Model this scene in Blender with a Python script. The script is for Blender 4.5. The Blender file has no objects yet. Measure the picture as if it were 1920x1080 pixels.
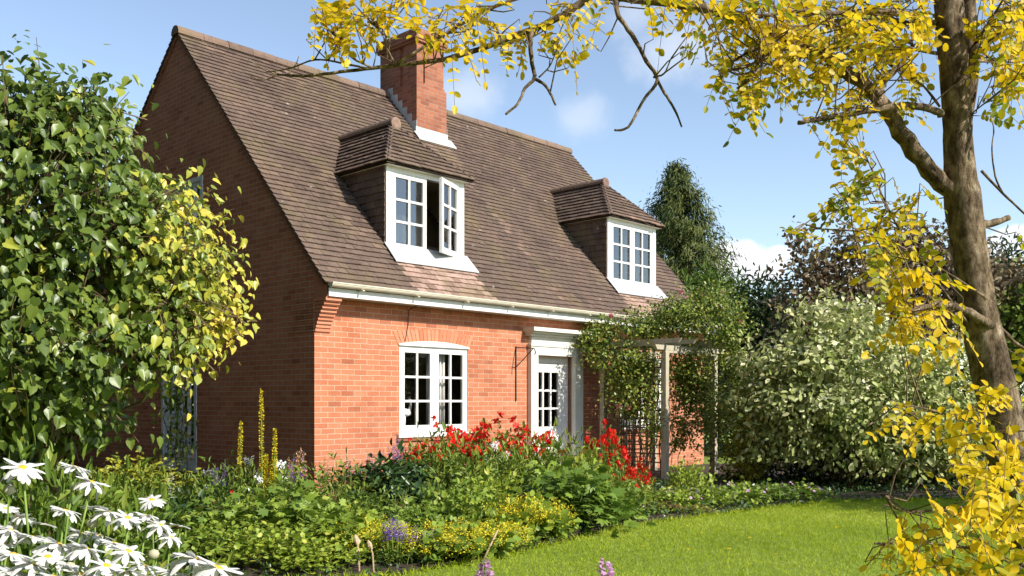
import bpy, math, random
import numpy as np
from mathutils import Vector, Matrix
R = math.radians
rng = np.random.default_rng(11)
random.seed(5)
scene = bpy.context.scene

# ------------------------------------------------------------------ camera, light, exposure
F, HY, EYE = 1730.0, 752.0, 1.35            # focal length in pixels of a 1920 wide picture, horizon row, eye height
TH = R(46.7)                                # direction of the cottage facade
cam_d = bpy.data.cameras.new('camera')
cam = bpy.data.objects.new('camera', cam_d)
scene.collection.objects.link(cam)
cam.location = (0, 0, EYE)
cam.rotation_euler = (R(90), 0, 0)
cam_d.sensor_width = 36.0
cam_d.lens = F / 1920 * 36
cam_d.shift_y = (HY - 540) / 1920
cam_d.clip_start = 0.05
cam_d.clip_end = 2000
scene.camera = cam

SUN_AZ, SUN_EL = R(11), R(36.5)               # measured from the facade's normal
_u = Vector((math.cos(TH), math.sin(TH), 0)); _v = Vector((-math.sin(TH), math.cos(TH), 0))
SUN = (_u * math.sin(SUN_AZ) - _v * math.cos(SUN_AZ)) * math.cos(SUN_EL) + Vector((0, 0, math.sin(SUN_EL)))
sl = bpy.data.lights.new('sun', 'SUN')
sl.energy = 5.0; sl.angle = R(0.5); sl.color = (1.0, 0.94, 0.84)
so = bpy.data.objects.new('sun', sl); scene.collection.objects.link(so)
so.rotation_euler = (-SUN).to_track_quat('-Z', 'Y').to_euler()
so.location = (8, -6, 12)

def P(px, py, d):
    return Vector(((px - 960) / F * d, d, EYE + (HY - py) / F * d))

scene.view_settings.view_transform = 'Standard'
scene.view_settings.look = 'None'
scene.view_settings.gamma = 1
scene.view_settings.use_curve_mapping = False
scene.view_settings.exposure = 0.45
scene.cycles.max_bounces = 6
scene.cycles.diffuse_bounces = 3
scene.cycles.transparent_max_bounces = 12
scene.cycles.sample_clamp_indirect = 4

world = bpy.data.worlds.new('World'); scene.world = world
world.use_nodes = True
def make_world():
    nt = world.node_tree; nt.nodes.clear(); N = nt.nodes.new; L = nt.links.new
    out = N('ShaderNodeOutputWorld'); bg = N('ShaderNodeBackground')
    sky = N('ShaderNodeTexSky'); sky.sky_type = 'NISHITA'; sky.sun_disc = False
    sky.sun_elevation = SUN_EL
    sky.sun_rotation = math.atan2(SUN.x, SUN.y)
    sky.air_density = 1.0; sky.dust_density = 0.2; sky.ozone_density = 1.2; sky.altitude = 50
    bg.inputs['Strength'].default_value = 0.15
    tc = N('ShaderNodeTexCoord')
    # clouds, placed by direction: (pixel, spread, softness, opacity)
    nz = N('ShaderNodeTexNoise'); nz.inputs['Scale'].default_value = 16; nz.inputs['Detail'].default_value = 8; nz.inputs['Roughness'].default_value = .58
    L(tc.outputs['Generated'], nz.inputs['Vector'])
    total = None
    blobs = [(1385, 480, 66, 1), (1430, 500, 60, 1), (1465, 480, 40, .85), (1330, 520, 60, .9), (1900, 470, 90, .8), (1760, 520, 90, .6), (1600, 540, 120, .5),
             (872, 176, 66, .34), (1095, 218, 66, .28), (1265, 85, 100, .40), (1190, 30, 70, .3), (1330, 150, 40, .1)]
    for px, py, rad, op in blobs:
        d = (P(px, py, 1.0) - Vector((0, 0, EYE))); dn = d.normalized()
        sub = N('ShaderNodeVectorMath'); sub.operation = 'SUBTRACT'; sub.inputs[1].default_value = dn
        L(tc.outputs['Generated'], sub.inputs[0])
        mul = N('ShaderNodeVectorMath'); mul.operation = 'MULTIPLY'; mul.inputs[1].default_value = (1, 1, 1.5)
        L(sub.outputs[0], mul.inputs[0])
        ln = N('ShaderNodeVectorMath'); ln.operation = 'LENGTH'; L(mul.outputs[0], ln.inputs[0])
        a = N('ShaderNodeMath'); a.operation = 'MULTIPLY_ADD'            # 1 - dist/rad
        a.inputs[1].default_value = -1 / (rad / F / d.length); a.inputs[2].default_value = 1.0
        L(ln.outputs['Value'], a.inputs[0])
        b = N('ShaderNodeMath'); b.operation = 'MULTIPLY_ADD'            # + (noise-.5)*1.6
        b.inputs[1].default_value = 2.0; L(nz.outputs['Fac'], b.inputs[0])
        c = N('ShaderNodeMath'); c.operation = 'SUBTRACT'; c.inputs[1].default_value = 1.0; L(a.outputs[0], c.inputs[0])
        L(c.outputs[0], b.inputs[2])
        mr = N('ShaderNodeMapRange'); mr.interpolation_type = 'SMOOTHSTEP'
        soft = op < .5
        mr.inputs['From Min'].default_value = -.25 if soft else .1; mr.inputs['From Max'].default_value = .95 if soft else .5
        mr.inputs['To Min'].default_value = 0; mr.inputs['To Max'].default_value = op
        L(b.outputs[0], mr.inputs['Value'])
        if total is None: total = mr.outputs[0]
        else:
            mx = N('ShaderNodeMath'); mx.operation = 'MAXIMUM'; L(total, mx.inputs[0]); L(mr.outputs[0], mx.inputs[1]); total = mx.outputs[0]
    hs = N('ShaderNodeHueSaturation'); hs.inputs['Saturation'].default_value = .90; hs.inputs['Value'].default_value = 1.06
    L(sky.outputs[0], hs.inputs['Color'])
    mix = N('ShaderNodeMixRGB'); L(total, mix.inputs['Fac']); L(hs.outputs[0], mix.inputs['Color1'])
    mix.inputs['Color2'].default_value = (5.9, 5.95, 6.1, 1)
    L(mix.outputs[0], bg.inputs['Color']); L(bg.outputs[0], out.inputs['Surface'])
make_world()

# ------------------------------------------------------------------ helpers
def tag(o, label=None, cat=None, group=None, kind=None):
    if label: o['label'] = label
    if cat: o['category'] = cat
    if group: o['group'] = group
    if kind: o['kind'] = kind
    return o

def empty(name, loc=(0, 0, 0), rz=0.0, label=None, cat=None, group=None):
    o = bpy.data.objects.new(name, None); scene.collection.objects.link(o)
    o.location = loc; o.rotation_euler = (0, 0, rz); o.empty_display_size = .2
    return tag(o, label, cat, group)

def copy_tree(o, parent=None):
    c = o.copy(); scene.collection.objects.link(c)
    if parent is not None: c.parent = parent
    for ch in list(o.children): copy_tree(ch, c)
    return c

def link_mesh(name, me, mat, parent=None):
    if mat: me.materials.append(mat)
    o = bpy.data.objects.new(name, me); scene.collection.objects.link(o)
    if parent is not None: o.parent = parent
    return o

class MB:
    """collects geometry for ONE mesh object"""
    def __init__(s): s.v = []; s.f = []; s.uv = []; s.t = []; s.tone = 0.5
    def face(s, pts, uv=None, tone=None):
        b = len(s.v)
        for p in pts:
            s.v.append(tuple(p)); s.t.append(s.tone if tone is None else tone)
        s.f.append(tuple(range(b, b + len(pts))))
        if uv is None:
            a = Vector(pts[1]) - Vector(pts[0]); c = Vector(pts[2]) - Vector(pts[0]); n = a.cross(c)
            ax = max(range(3), key=lambda i: abs(n[i]))
            uv = [((p[1], p[2]) if ax == 0 else (p[0], p[2]) if ax == 1 else (p[0], p[1])) for p in pts]
        s.uv += list(uv)
    def hexa(s, c, tone=None, skip=()):
        """c: 8 corners, 0-3 bottom ring, 4-7 top ring"""
        for k, q in enumerate(((3, 2, 1, 0), (4, 5, 6, 7), (0, 1, 5, 4), (1, 2, 6, 5), (2, 3, 7, 6), (3, 0, 4, 7))):
            if k not in skip: s.face([c[i] for i in q], tone=tone)
    def box(s, x0, x1, y0, y1, z0, z1, tone=None):
        s.hexa([(x0, y0, z0), (x1, y0, z0), (x1, y1, z0), (x0, y1, z0), (x0, y0, z1), (x1, y0, z1), (x1, y1, z1), (x0, y1, z1)], tone)
    def bar(s, a, b, w, h, up=(0, 0, 1), tone=None):
        a = Vector(a); b = Vector(b); d = (b - a).normalized(); sd = d.cross(Vector(up))
        if sd.length < 1e-4: sd = d.cross(Vector((1, 0, 0)))
        sd.normalize(); u = sd.cross(d); sd *= w / 2; u = u * h / 2
        s.hexa([a - sd - u, a + sd - u, b + sd - u, b - sd - u, a - sd + u, a + sd + u, b + sd + u, b - sd + u], tone)
    def tube(s, pts, rad, n=6, cap=True, tone=None, knob=0.0):
        pts = [Vector(p) for p in pts]
        if not isinstance(rad, (list, tuple)): rad = [rad] * len(pts)
        t = s.tone if tone is None else tone
        rings = []; prev = None; vlen = 0
        for i, p in enumerate(pts):
            d = (pts[min(i + 1, len(pts) - 1)] - pts[max(i - 1, 0)])
            if d.length < 1e-7: d = Vector((0, 0, 1))
            d.normalize()
            if prev is None:
                a = d.cross(Vector((.13, .91, .37)))
                if a.length < .1: a = d.cross(Vector((1, 0, 0)))
            else: a = prev - d * prev.dot(d)
            a.normalize(); prev = a; b = d.cross(a)
            if i: vlen += (p - pts[i - 1]).length
            b0 = len(s.v); r = rad[i]
            for k in range(n):
                an = 2 * math.pi * k / n; rr = r * (1 + knob * (random.random() - .5))
                s.v.append(tuple(p + a * math.cos(an) * rr + b * math.sin(an) * rr)); s.t.append(t)
            rings.append((b0, vlen))
        for i in range(len(rings) - 1):
            A, va = rings[i]; B, vb = rings[i + 1]
            for k in range(n):
                k2 = (k + 1) % n
                s.f.append((A + k, A + k2, B + k2, B + k))
                s.uv += [(k / n, va), ((k + 1) / n, va), ((k + 1) / n, vb), (k / n, vb)]
        if cap:
            for (A, va), rev in ((rings[0], True), (rings[-1], False)):
                idx = [A + k for k in range(n)]
                if rev: idx.reverse()
                s.f.append(tuple(idx)); s.uv += [(0, va)] * n
    def lathe(s, c, prof, n=12, tone=None, axis=None):
        c = Vector(c); t = s.tone if tone is None else tone; b = len(s.v)
        q = axis.to_track_quat('Z', 'Y') if axis is not None else None
        for r, z in prof:
            for k in range(n):
                an = 2 * math.pi * k / n; p = Vector((r * math.cos(an), r * math.sin(an), z))
                if q: p = q @ p
                s.v.append(tuple(c + p)); s.t.append(t)
        for i in range(len(prof) - 1):
            for k in range(n):
                k2 = (k + 1) % n
                s.f.append((b + i * n + k, b + i * n + k2, b + (i + 1) * n + k2, b + (i + 1) * n + k)); s.uv += [(0, 0)] * 4
    def build(s, name, mat, parent=None, smooth=False, bevel=0):
        me = bpy.data.meshes.new(name); me.from_pydata(s.v, [], s.f); 
        uvl = me.uv_layers.new(name='UVMap'); uvl.data.foreach_set('uv', np.array(s.uv, dtype=np.float32).ravel())
        at = me.attributes.new('tone', 'FLOAT', 'POINT'); at.data.foreach_set('value', np.array(s.t, dtype=np.float32))
        if smooth: me.polygons.foreach_set('use_smooth', [True] * len(me.polygons))
        me.update()
        o = link_mesh(name, me, mat, parent)
        if bevel:
            m = o.modifiers.new('bevel', 'BEVEL'); m.width = bevel; m.segments = 2; m.limit_method = 'ANGLE'
        return o

# ---- leaves as numpy arrays
TM = {
 'oval': ([(0,0,0),(.28,.27,.05),(.7,.25,.05),(1,0,-.04),(.7,-.25,.05),(.28,-.27,.05)], [(0,1,2,3),(0,3,4,5)]),
 'narrow': ([(0,0,0),(.3,.19,.04),(.68,.17,.03),(1,0,-.06),(.68,-.17,.03),(.3,-.19,.04)], [(0,1,2,3),(0,3,4,5)]),
 'round': ([(0,0,0),(.12,.26,.03),(.45,.37,.07),(.82,.27,.04),(1,0,-.03),(.82,-.27,.04),(.45,-.37,.07),(.12,-.26,.03)], [(0,1,2,3,4),(0,4,5,6,7)]),
 'heart': ([(0,0,0),(-.10,.22,.04),(.16,.44,.10),(.5,.38,.07),(.8,.16,-.03),(1,0,-.14),(.8,-.16,-.03),(.5,-.38,.07),(.16,-.44,.10),(-.10,-.22,.04)], [(0,1,2,3),(0,3,4,5),(0,5,6,7),(0,7,8,9)]),
 'diamond': ([(0,0,0),(.45,.26,.05),(1,0,-.04),(.45,-.26,.05)], [(0,1,2),(0,2,3)]),
 'lance': ([(0,0,0),(.3,.12,.03),(.65,.11,.0),(1,0,-.14),(.65,-.11,.0),(.3,-.12,.03)], [(0,1,2,3),(0,3,4,5)]),
 'strip': ([(0,0,0),(.05,.06,0),(.6,.07,-.02),(1,0,-.1),(.6,-.07,-.02),(.05,-.06,0)], [(0,1,2,3),(0,3,4,5)]),
 'blade': ([(0,.5,0),(0,-.5,0),(1,0,-.15)], [(0,1,2)]),
 'lobed': ([(0,0,0),(.0,.3,0),(.25,.28,.04),(.35,.52,-.03),(.5,.26,.05),(.78,.34,-.04),(.72,.12,.04),(1,0,-.1),(.72,-.12,.04),(.78,-.34,-.04),(.5,-.26,.05),(.35,-.52,-.03),(.25,-.28,.04),(.0,-.3,0)],
           [(0,1,2),(0,2,4),(2,3,4),(0,4,6),(4,5,6),(0,6,7),(0,7,8),(0,8,10),(8,9,10),(0,10,12),(10,11,12),(0,12,13)]),
}
def unit(a):
    return a / np.maximum(np.linalg.norm(a, axis=1, keepdims=True), 1e-9)
def rdir(n): return unit(rng.normal(size=(n, 3)))

def leaf_arrays(t, pos, d, nrm, size, width=1.0, tone=None):
    tv, tf = TM[t]; tv = np.array(tv, dtype=np.float64); n = len(pos)
    d = unit(d); side = np.cross(nrm, d); bad = np.linalg.norm(side, axis=1) < 1e-3
    side[bad] = np.cross(np.array([[.3, .5, .8]]), d[bad]); side = unit(side); up = np.cross(d, side)
    size = np.broadcast_to(np.asarray(size, dtype=np.float64), (n,)); width = np.broadcast_to(np.asarray(width, dtype=np.float64), (n,))
    curl = rng.uniform(.3, 2.2, n)
    V = (pos[:, None, :] + size[:, None, None] * (tv[None, :, 0:1] * d[:, None, :] + (tv[None, :, 1] * width[:, None])[:, :, None] * side[:, None, :]
         + (tv[None, :, 2] * curl[:, None])[:, :, None] * up[:, None, :]))
    if tone is None: tone = rng.random(n)
    tone = np.broadcast_to(np.asarray(tone, dtype=np.float64), (n,))
    return V.reshape(-1, 3), np.repeat(tone, len(tv)), t, n

def leaf_mesh(name, parts, mat, parent=None):
    """parts: list of leaf_arrays() results, all joined in one mesh"""
    vs = []; ts = []; loops = []; starts = []; vb = 0; lb = 0
    for V, T, t, n in parts:
        if n == 0: continue
        tv, tf = TM[t]; nv = len(tv)
        flat = np.array([i for f in tf for i in f]); lens = np.array([len(f) for f in tf]); st = np.concatenate([[0], np.cumsum(lens)[:-1]]); tl = lens.sum()
        loops.append((flat[None, :] + (vb + np.arange(n) * nv)[:, None]).ravel())
        starts.append((st[None, :] + (lb + np.arange(n) * tl)[:, None]).ravel())
        vs.append(V); ts.append(T); vb += n * nv; lb += n * tl
    vs = np.concatenate(vs); ts = np.concatenate(ts); loops = np.concatenate(loops); starts = np.concatenate(starts)
    me = bpy.data.meshes.new(name)
    me.vertices.add(len(vs)); me.vertices.foreach_set('co', vs.astype(np.float32).ravel())
    me.loops.add(len(loops)); me.loops.foreach_set('vertex_index', loops.astype(np.int32))
    me.polygons.add(len(starts)); me.polygons.foreach_set('loop_start', starts.astype(np.int32))
    at = me.attributes.new('tone', 'FLOAT', 'POINT'); at.data.foreach_set('value', ts.astype(np.float32))
    me.update(calc_edges=True)
    return link_mesh(name, me, mat, parent)

def crown(blobs, n, shell=.5, lump=.16):
    """n points with outward directions spread through a union of ellipsoids [(centre, radii)]"""
    w = np.array([np.prod(b[1]) ** (2 / 3) for b in blobs]); w = w / w.sum()
    k = rng.choice(len(blobs), n, p=w)
    C = np.array([tuple(b[0]) for b in blobs])[k]; A = np.array([tuple(b[1]) for b in blobs])[k]
    d = rdir(n)
    r = 1 - shell * rng.random(n) ** 1.5
    l = 1 + lump * (np.sin(d[:, 0] * 7 + k) * np.cos(d[:, 1] * 6 + 2 * k) + np.sin(d[:, 2] * 8 + k)) 
    return C + d * A * (r * l)[:, None], unit(d / A)

def clumped(pos, out, per, spread):
    n = len(pos)
    p = np.repeat(pos, per, axis=0) + rng.normal(size=(n * per, 3)) * spread
    return p, np.repeat(out, per, axis=0)

# ------------------------------------------------------------------ materials
def new_mat(name):
    m = bpy.data.materials.new(name); m.use_nodes = True; nt = m.node_tree
    b = nt.nodes['Principled BSDF']
    return m, nt, b
def ramp(nt, cols, pos=None):
    r = nt.nodes.new('ShaderNodeValToRGB'); e = r.color_ramp.elements
    n = len(cols)
    while len(e) < n: e.new(.5)
    for i, c in enumerate(cols):
        e[i].position = (i / (n - 1)) if pos is None else pos[i]; e[i].color = (*c, 1)
    return r

def leaf_mat(name, cols, transl=.35, rough=.45, spec=.35, tcol=None, vary=0):
    m, nt, b = new_mat(name); L = nt.links.new
    a = nt.nodes.new('ShaderNodeAttribute'); a.attribute_name = 'tone'
    r = ramp(nt, cols); L(a.outputs['Fac'], r.inputs[0])
    if vary:                                # each plant has its own shade of green
        oi = nt.nodes.new('ShaderNodeObjectInfo'); vr = ramp(nt, [(.72, .80, .85), (1.0, 1.0, 1.0), (1.22, 1.12, .85)]); L(oi.outputs['Random'], vr.inputs[0])
        vm = nt.nodes.new('ShaderNodeMixRGB'); vm.blend_type = 'MULTIPLY'; vm.inputs['Fac'].default_value = vary; L(r.outputs[0], vm.inputs['Color1']); L(vr.outputs[0], vm.inputs['Color2']); r = vm
    L(r.outputs[0], b.inputs['Base Color']); b.inputs['Roughness'].default_value = rough; b.inputs['Specular IOR Level'].default_value = spec
    t = nt.nodes.new('ShaderNodeBsdfTranslucent')
    if tcol:
        mu = nt.nodes.new('ShaderNodeMixRGB'); mu.blend_type = 'MULTIPLY'; mu.inputs['Fac'].default_value = 1; mu.inputs['Color2'].default_value = (*tcol, 1)
        L(r.outputs[0], mu.inputs['Color1']); L(mu.outputs[0], t.inputs['Color'])
    else: L(r.outputs[0], t.inputs['Color'])
    mx = nt.nodes.new('ShaderNodeMixShader'); mx.inputs[0].default_value = transl
    L(b.outputs[0], mx.inputs[1]); L(t.outputs[0], mx.inputs[2]); L(mx.outputs[0], nt.nodes['Material Output'].inputs['Surface'])
    return m

def plain_mat(name, c1, c2, scale=8.0, rough=.6, bump=.1, spec=.4, stretch=(1, 1, 1), bscale=None, metal=0):
    m, nt, b = new_mat(name); L = nt.links.new
    tc = nt.nodes.new('ShaderNodeTexCoord'); mp = nt.nodes.new('ShaderNodeMapping'); mp.inputs['Scale'].default_value = stretch
    L(tc.outputs['Object'], mp.inputs[0])
    n = nt.nodes.new('ShaderNodeTexNoise'); n.inputs['Scale'].default_value = scale; n.inputs['Detail'].default_value = 6; n.inputs['Roughness'].default_value = .65
    L(mp.outputs[0], n.inputs['Vector'])
    r = ramp(nt, [c1, c2], [.3, .7]); L(n.outputs['Fac'], r.inputs[0]); L(r.outputs[0], b.inputs['Base Color'])
    b.inputs['Roughness'].default_value = rough; b.inputs['Specular IOR Level'].default_value = spec; b.inputs['Metallic'].default_value = metal
    if bump:
        n2 = nt.nodes.new('ShaderNodeTexNoise'); n2.inputs['Scale'].default_value = bscale or scale * 4; n2.inputs['Detail'].default_value = 5
        L(mp.outputs[0], n2.inputs['Vector'])
        bp = nt.nodes.new('ShaderNodeBump'); bp.inputs['Strength'].default_value = bump; bp.inputs['Distance'].default_value = .02
        L(n2.outputs['Fac'], bp.inputs['Height']); L(bp.outputs[0], b.inputs['Normal'])
    return m

def brick_mat(name, c1, c2, mortar, dark):
    m, nt, b = new_mat(name); L = nt.links.new; N = nt.nodes.new
    uv = N('ShaderNodeUVMap'); uv.uv_map = 'UVMap'
    nzw = N('ShaderNodeTexNoise'); nzw.inputs['Scale'].default_value = 5; L(uv.outputs[0], nzw.inputs['Vector'])
    wob = N('ShaderNodeMixRGB'); wob.blend_type = 'ADD'; wob.inputs['Fac'].default_value = .008
    L(uv.outputs[0], wob.inputs['Color1']); L(nzw.outputs['Color'], wob.inputs['Color2'])
    br = N('ShaderNodeTexBrick'); br.inputs['Scale'].default_value = 1
    br.inputs['Brick Width'].default_value = .225; br.inputs['Row Height'].default_value = .075
    br.inputs['Mortar Size'].default_value = .0055; br.inputs['Mortar Smooth'].default_value = .25; br.inputs['Bias'].default_value = -.1
    br.inputs['Color1'].default_value = (*c1, 1); br.inputs['Color2'].default_value = (*c2, 1); br.inputs['Mortar'].default_value = (*mortar, 1)
    L(wob.outputs[0], br.inputs['Vector'])
    # second brick field, same joints, another random seed, for odd darker and paler bricks
    br2 = N('ShaderNodeTexBrick'); br2.inputs['Scale'].default_value = 1
    br2.inputs['Brick Width'].default_value = .225; br2.inputs['Row Height'].default_value = .075; br2.inputs['Mortar Size'].default_value = 0
    br2.inputs['Color1'].default_value = (0, 0, 0, 1); br2.inputs['Color2'].default_value = (1, 1, 1, 1); br2.offset = .5
    mpv = N('ShaderNodeMapping'); mpv.inputs['Location'].default_value = (2.25 * 3, .075 * 14, 0); L(wob.outputs[0], mpv.inputs[0]); L(mpv.outputs[0], br2.inputs['Vector'])
    r2 = ramp(nt, [(.74, .70, .70), (1, 1, 1), (1.0, 1.0, 1.0), (1.10, 1.14, 1.18)], [0.0, .2, .75, 1.0]); L(br2.outputs['Color'], r2.inputs[0])
    mul = N('ShaderNodeMixRGB'); mul.blend_type = 'MULTIPLY'; mul.inputs['Fac'].default_value = .8
    L(br.outputs['Color'], mul.inputs['Color1']); L(r2.outputs[0], mul.inputs['Color2'])
    nz = N('ShaderNodeTexNoise'); nz.inputs['Scale'].default_value = 1.3; nz.inputs['Detail'].default_value = 7; nz.inputs['Roughness'].default_value = .7; L(uv.outputs[0], nz.inputs['Vector'])
    r3 = ramp(nt, [dark, (1, 1, 1), (1.0, 1.02, 1.06)], [.28, .5, .8]); L(nz.outputs['Fac'], r3.inputs[0])
    mul2 = N('ShaderNodeMixRGB'); mul2.blend_type = 'MULTIPLY'; mul2.inputs['Fac'].default_value = .75
    L(mul.outputs[0], mul2.inputs['Color1']); L(r3.outputs[0], mul2.inputs['Color2'])
    nf = N('ShaderNodeTexNoise'); nf.inputs['Scale'].default_value = 60; nf.inputs['Detail'].default_value = 4; L(uv.outputs[0], nf.inputs['Vector'])
    r4 = ramp(nt, [(.72, .72, .72), (1.15, 1.15, 1.15)], [.3, .75]); L(nf.outputs['Fac'], r4.inputs[0])
    mul3 = N('ShaderNodeMixRGB'); mul3.blend_type = 'MULTIPLY'; mul3.inputs['Fac'].default_value = .7
    L(mul2.outputs[0], mul3.inputs['Color1']); L(r4.outputs[0], mul3.inputs['Color2'])
    ne = N('ShaderNodeTexNoise'); ne.inputs['Scale'].default_value = 2.1; ne.inputs['Detail'].default_value = 8; ne.inputs['Roughness'].default_value = .75
    mpe = N('ShaderNodeMapping'); mpe.inputs['Location'].default_value = (7.3, 2.1, 0); mpe.inputs['Scale'].default_value = (1, 1.6, 1); L(uv.outputs[0], mpe.inputs[0]); L(mpe.outputs[0], ne.inputs['Vector'])
    re = ramp(nt, [(0, 0, 0), (.42, .42, .42)], [.50, .78]); L(ne.outputs['Fac'], re.inputs[0])
    me_ = N('ShaderNodeMixRGB'); me_.inputs['Color2'].default_value = (mortar[0] * .92, mortar[1] * .86, mortar[2] * .86, 1); L(re.outputs[0], me_.inputs['Fac']); L(mul3.outputs[0], me_.inputs['Color1']); mul3 = me_
    L(mul3.outputs[0], b.inputs['Base Color']); b.inputs['Roughness'].default_value = .85; b.inputs['Specular IOR Level'].default_value = .2
    hm = N('ShaderNodeMath'); hm.operation = 'MULTIPLY_ADD'; hm.inputs[1].default_value = -1.0; L(br.outputs['Fac'], hm.inputs[0])
    hn = N('ShaderNodeMath'); hn.operation = 'MULTIPLY'; hn.inputs[1].default_value = .35; L(nf.outputs['Fac'], hn.inputs[0]); L(hn.outputs[0], hm.inputs[2])
    bp = N('ShaderNodeBump'); bp.inputs['Strength'].default_value = .7; bp.inputs['Distance'].default_value = .008
    L(hm.outputs[0], bp.inputs['Height']); L(bp.outputs[0], b.inputs['Normal'])
    return m

def tile_mat(name):
    m, nt, b = new_mat(name); L = nt.links.new; N = nt.nodes.new
    a = N('ShaderNodeAttribute'); a.attribute_name = 'tone'
    r = ramp(nt, [(.105, .073, .060), (.138, .095, .076), (.160, .111, .087), (.20, .140, .105), (.24, .155, .12), (.44, .30, .25)], [0, .25, .5, .7, .82, 1]); L(a.outputs['Fac'], r.inputs[0])
    tc = N('ShaderNodeTexCoord')
    n = N('ShaderNodeTexNoise'); n.inputs['Scale'].default_value = 1.1; n.inputs['Detail'].default_value = 8; n.inputs['Roughness'].default_value = .72; L(tc.outputs['Object'], n.inputs['Vector'])
    r2 = ramp(nt, [(.66, .62, .62), (1, 1, 1), (1.18, 1.12, 1.0)], [.32, .5, .72]); L(n.outputs['Fac'], r2.inputs[0])
    mu = N('ShaderNodeMixRGB'); mu.blend_type = 'MULTIPLY'; mu.inputs['Fac'].default_value = 1; L(r.outputs[0], mu.inputs['Color1']); L(r2.outputs[0], mu.inputs['Color2'])
    n3 = N('ShaderNodeTexNoise'); n3.inputs['Scale'].default_value = 34; n3.inputs['Detail'].default_value = 6; L(tc.outputs['Object'], n3.inputs['Vector'])
    r3 = ramp(nt, [(.7, .7, .7), (1.25, 1.22, 1.15)], [.3, .75]); L(n3.outputs['Fac'], r3.inputs[0])
    mu2 = N('ShaderNodeMixRGB'); mu2.blend_type = 'MULTIPLY'; mu2.inputs['Fac'].default_value = .8; L(mu.outputs[0], mu2.inputs['Color1']); L(r3.outputs[0], mu2.inputs['Color2'])
    # moss and yellow lichen in soft drifts
    nm = N('ShaderNodeTexNoise'); nm.inputs['Scale'].default_value = .9; nm.inputs['Detail'].default_value = 9; nm.inputs['Roughness'].default_value = .78; L(tc.outputs['Object'], nm.inputs['Vector'])
    rm = ramp(nt, [(0, 0, 0), (.7, .7, .7)], [.51, .68]); L(nm.outputs['Fac'], rm.inputs[0])
    mo = N('ShaderNodeMixRGB'); mo.inputs['Color2'].default_value = (.17, .135, .06, 1); L(rm.outputs[0], mo.inputs['Fac']); L(mu2.outputs[0], mo.inputs['Color1']); mu2 = mo
    # pale lichen spots
    v = N('ShaderNodeTexVoronoi'); v.inputs['Scale'].default_value = 2.3; L(tc.outputs['Object'], v.inputs['Vector'])
    r5 = ramp(nt, [(1, 1, 1), (0, 0, 0)], [.045, .085]); L(v.outputs['Distance'], r5.inputs[0])
    n5 = N('ShaderNodeTexNoise'); n5.inputs['Scale'].default_value = 22; L(tc.outputs['Object'], n5.inputs['Vector'])
    mm = N('ShaderNodeMath'); mm.operation = 'MULTIPLY'; L(r5.outputs[0], mm.inputs[0]); 
    gt = N('ShaderNodeMath'); gt.operation = 'GREATER_THAN'; gt.inputs[1].default_value = .5; L(n5.outputs['Fac'], gt.inputs[0]); L(gt.outputs[0], mm.inputs[1])
    mx = N('ShaderNodeMixRGB'); mx.inputs['Color2'].default_value = (.45, .42, .36, 1); L(mm.outputs[0], mx.inputs['Fac']); L(mu2.outputs[0], mx.inputs['Color1'])
    L(mx.outputs[0], b.inputs['Base Color']); b.inputs['Roughness'].default_value = .8; b.inputs['Specular IOR Level'].default_value = .25
    bp = N('ShaderNodeBump'); bp.inputs['Strength'].default_value = .35; bp.inputs['Distance'].default_value = .01; L(n3.outputs['Fac'], bp.inputs['Height']); L(bp.outputs[0], b.inputs['Normal'])
    return m

def glass_mat(name, ior, tint=(1, 1, 1)):
    m = bpy.data.materials.new(name); m.use_nodes = True; nt = m.node_tree; nt.nodes.clear(); N = nt.nodes.new; L = nt.links.new
    o = N('ShaderNodeOutputMaterial'); g = N('ShaderNodeBsdfGlossy'); g.inputs['Roughness'].default_value = .01
    t = N('ShaderNodeBsdfTransparent'); t.inputs['Color'].default_value = (*tint, 1)
    f = N('ShaderNodeFresnel'); f.inputs['IOR'].default_value = ior
    tc = N('ShaderNodeTexCoord'); n = N('ShaderNodeTexNoise'); n.inputs['Scale'].default_value = 2.5; L(tc.outputs['Object'], n.inputs['Vector'])
    bp = N('ShaderNodeBump'); bp.inputs['Strength'].default_value = .06; bp.inputs['Distance'].default_value = .05; L(n.outputs['Fac'], bp.inputs['Height']); L(bp.outputs[0], g.inputs['Normal'])
    x = N('ShaderNodeMixShader'); L(f.outputs[0], x.inputs[0]); L(t.outputs[0], x.inputs[1]); L(g.outputs[0], x.inputs[2]); L(x.outputs[0], o.inputs['Surface'])
    return m

M = {}
M['brick'] = brick_mat('red_brick', (.57, .208, .105), (.47, .155, .078), (.62, .42, .29), (.72, .66, .63))
M['old_brick'] = brick_mat('weathered_brick', (.40, .15, .085), (.29, .10, .06), (.36, .26, .19), (.6, .55, .52))
M['tile'] = tile_mat('clay_tile')
M['white'] = plain_mat('white_paint', (.70, .68, .63), (.84, .83, .81), 14, .35, .03)
M['offwhite'] = plain_mat('stone_paint', (.68, .64, .55), (.78, .75, .67), 4, .6, .15)
M['cream'] = plain_mat('cream_plastic', (.62, .56, .42), (.70, .65, .52), 3, .4, .02)
M['lead'] = plain_mat('lead_sheet', (.38, .38, .38), (.55, .55, .54), 6, .5, .1)
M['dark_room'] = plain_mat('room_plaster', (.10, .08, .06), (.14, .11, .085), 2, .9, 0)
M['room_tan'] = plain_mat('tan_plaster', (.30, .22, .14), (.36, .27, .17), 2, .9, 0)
M['curtain'] = plain_mat('curtain_cloth', (.6, .58, .54), (.72, .70, .66), 20, .9, .1)
M['glass'] = glass_mat('window_glass', 1.28)
M['glass_up'] = glass_mat('old_window_glass', 2.9)
M['iron'] = plain_mat('black_iron', (.015, .015, .015), (.03, .028, .025), 30, .5, .1)
M['brass'] = plain_mat('brass', (.5, .36, .12), (.6, .42, .15), 30, .35, 0, metal=1)
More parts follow.
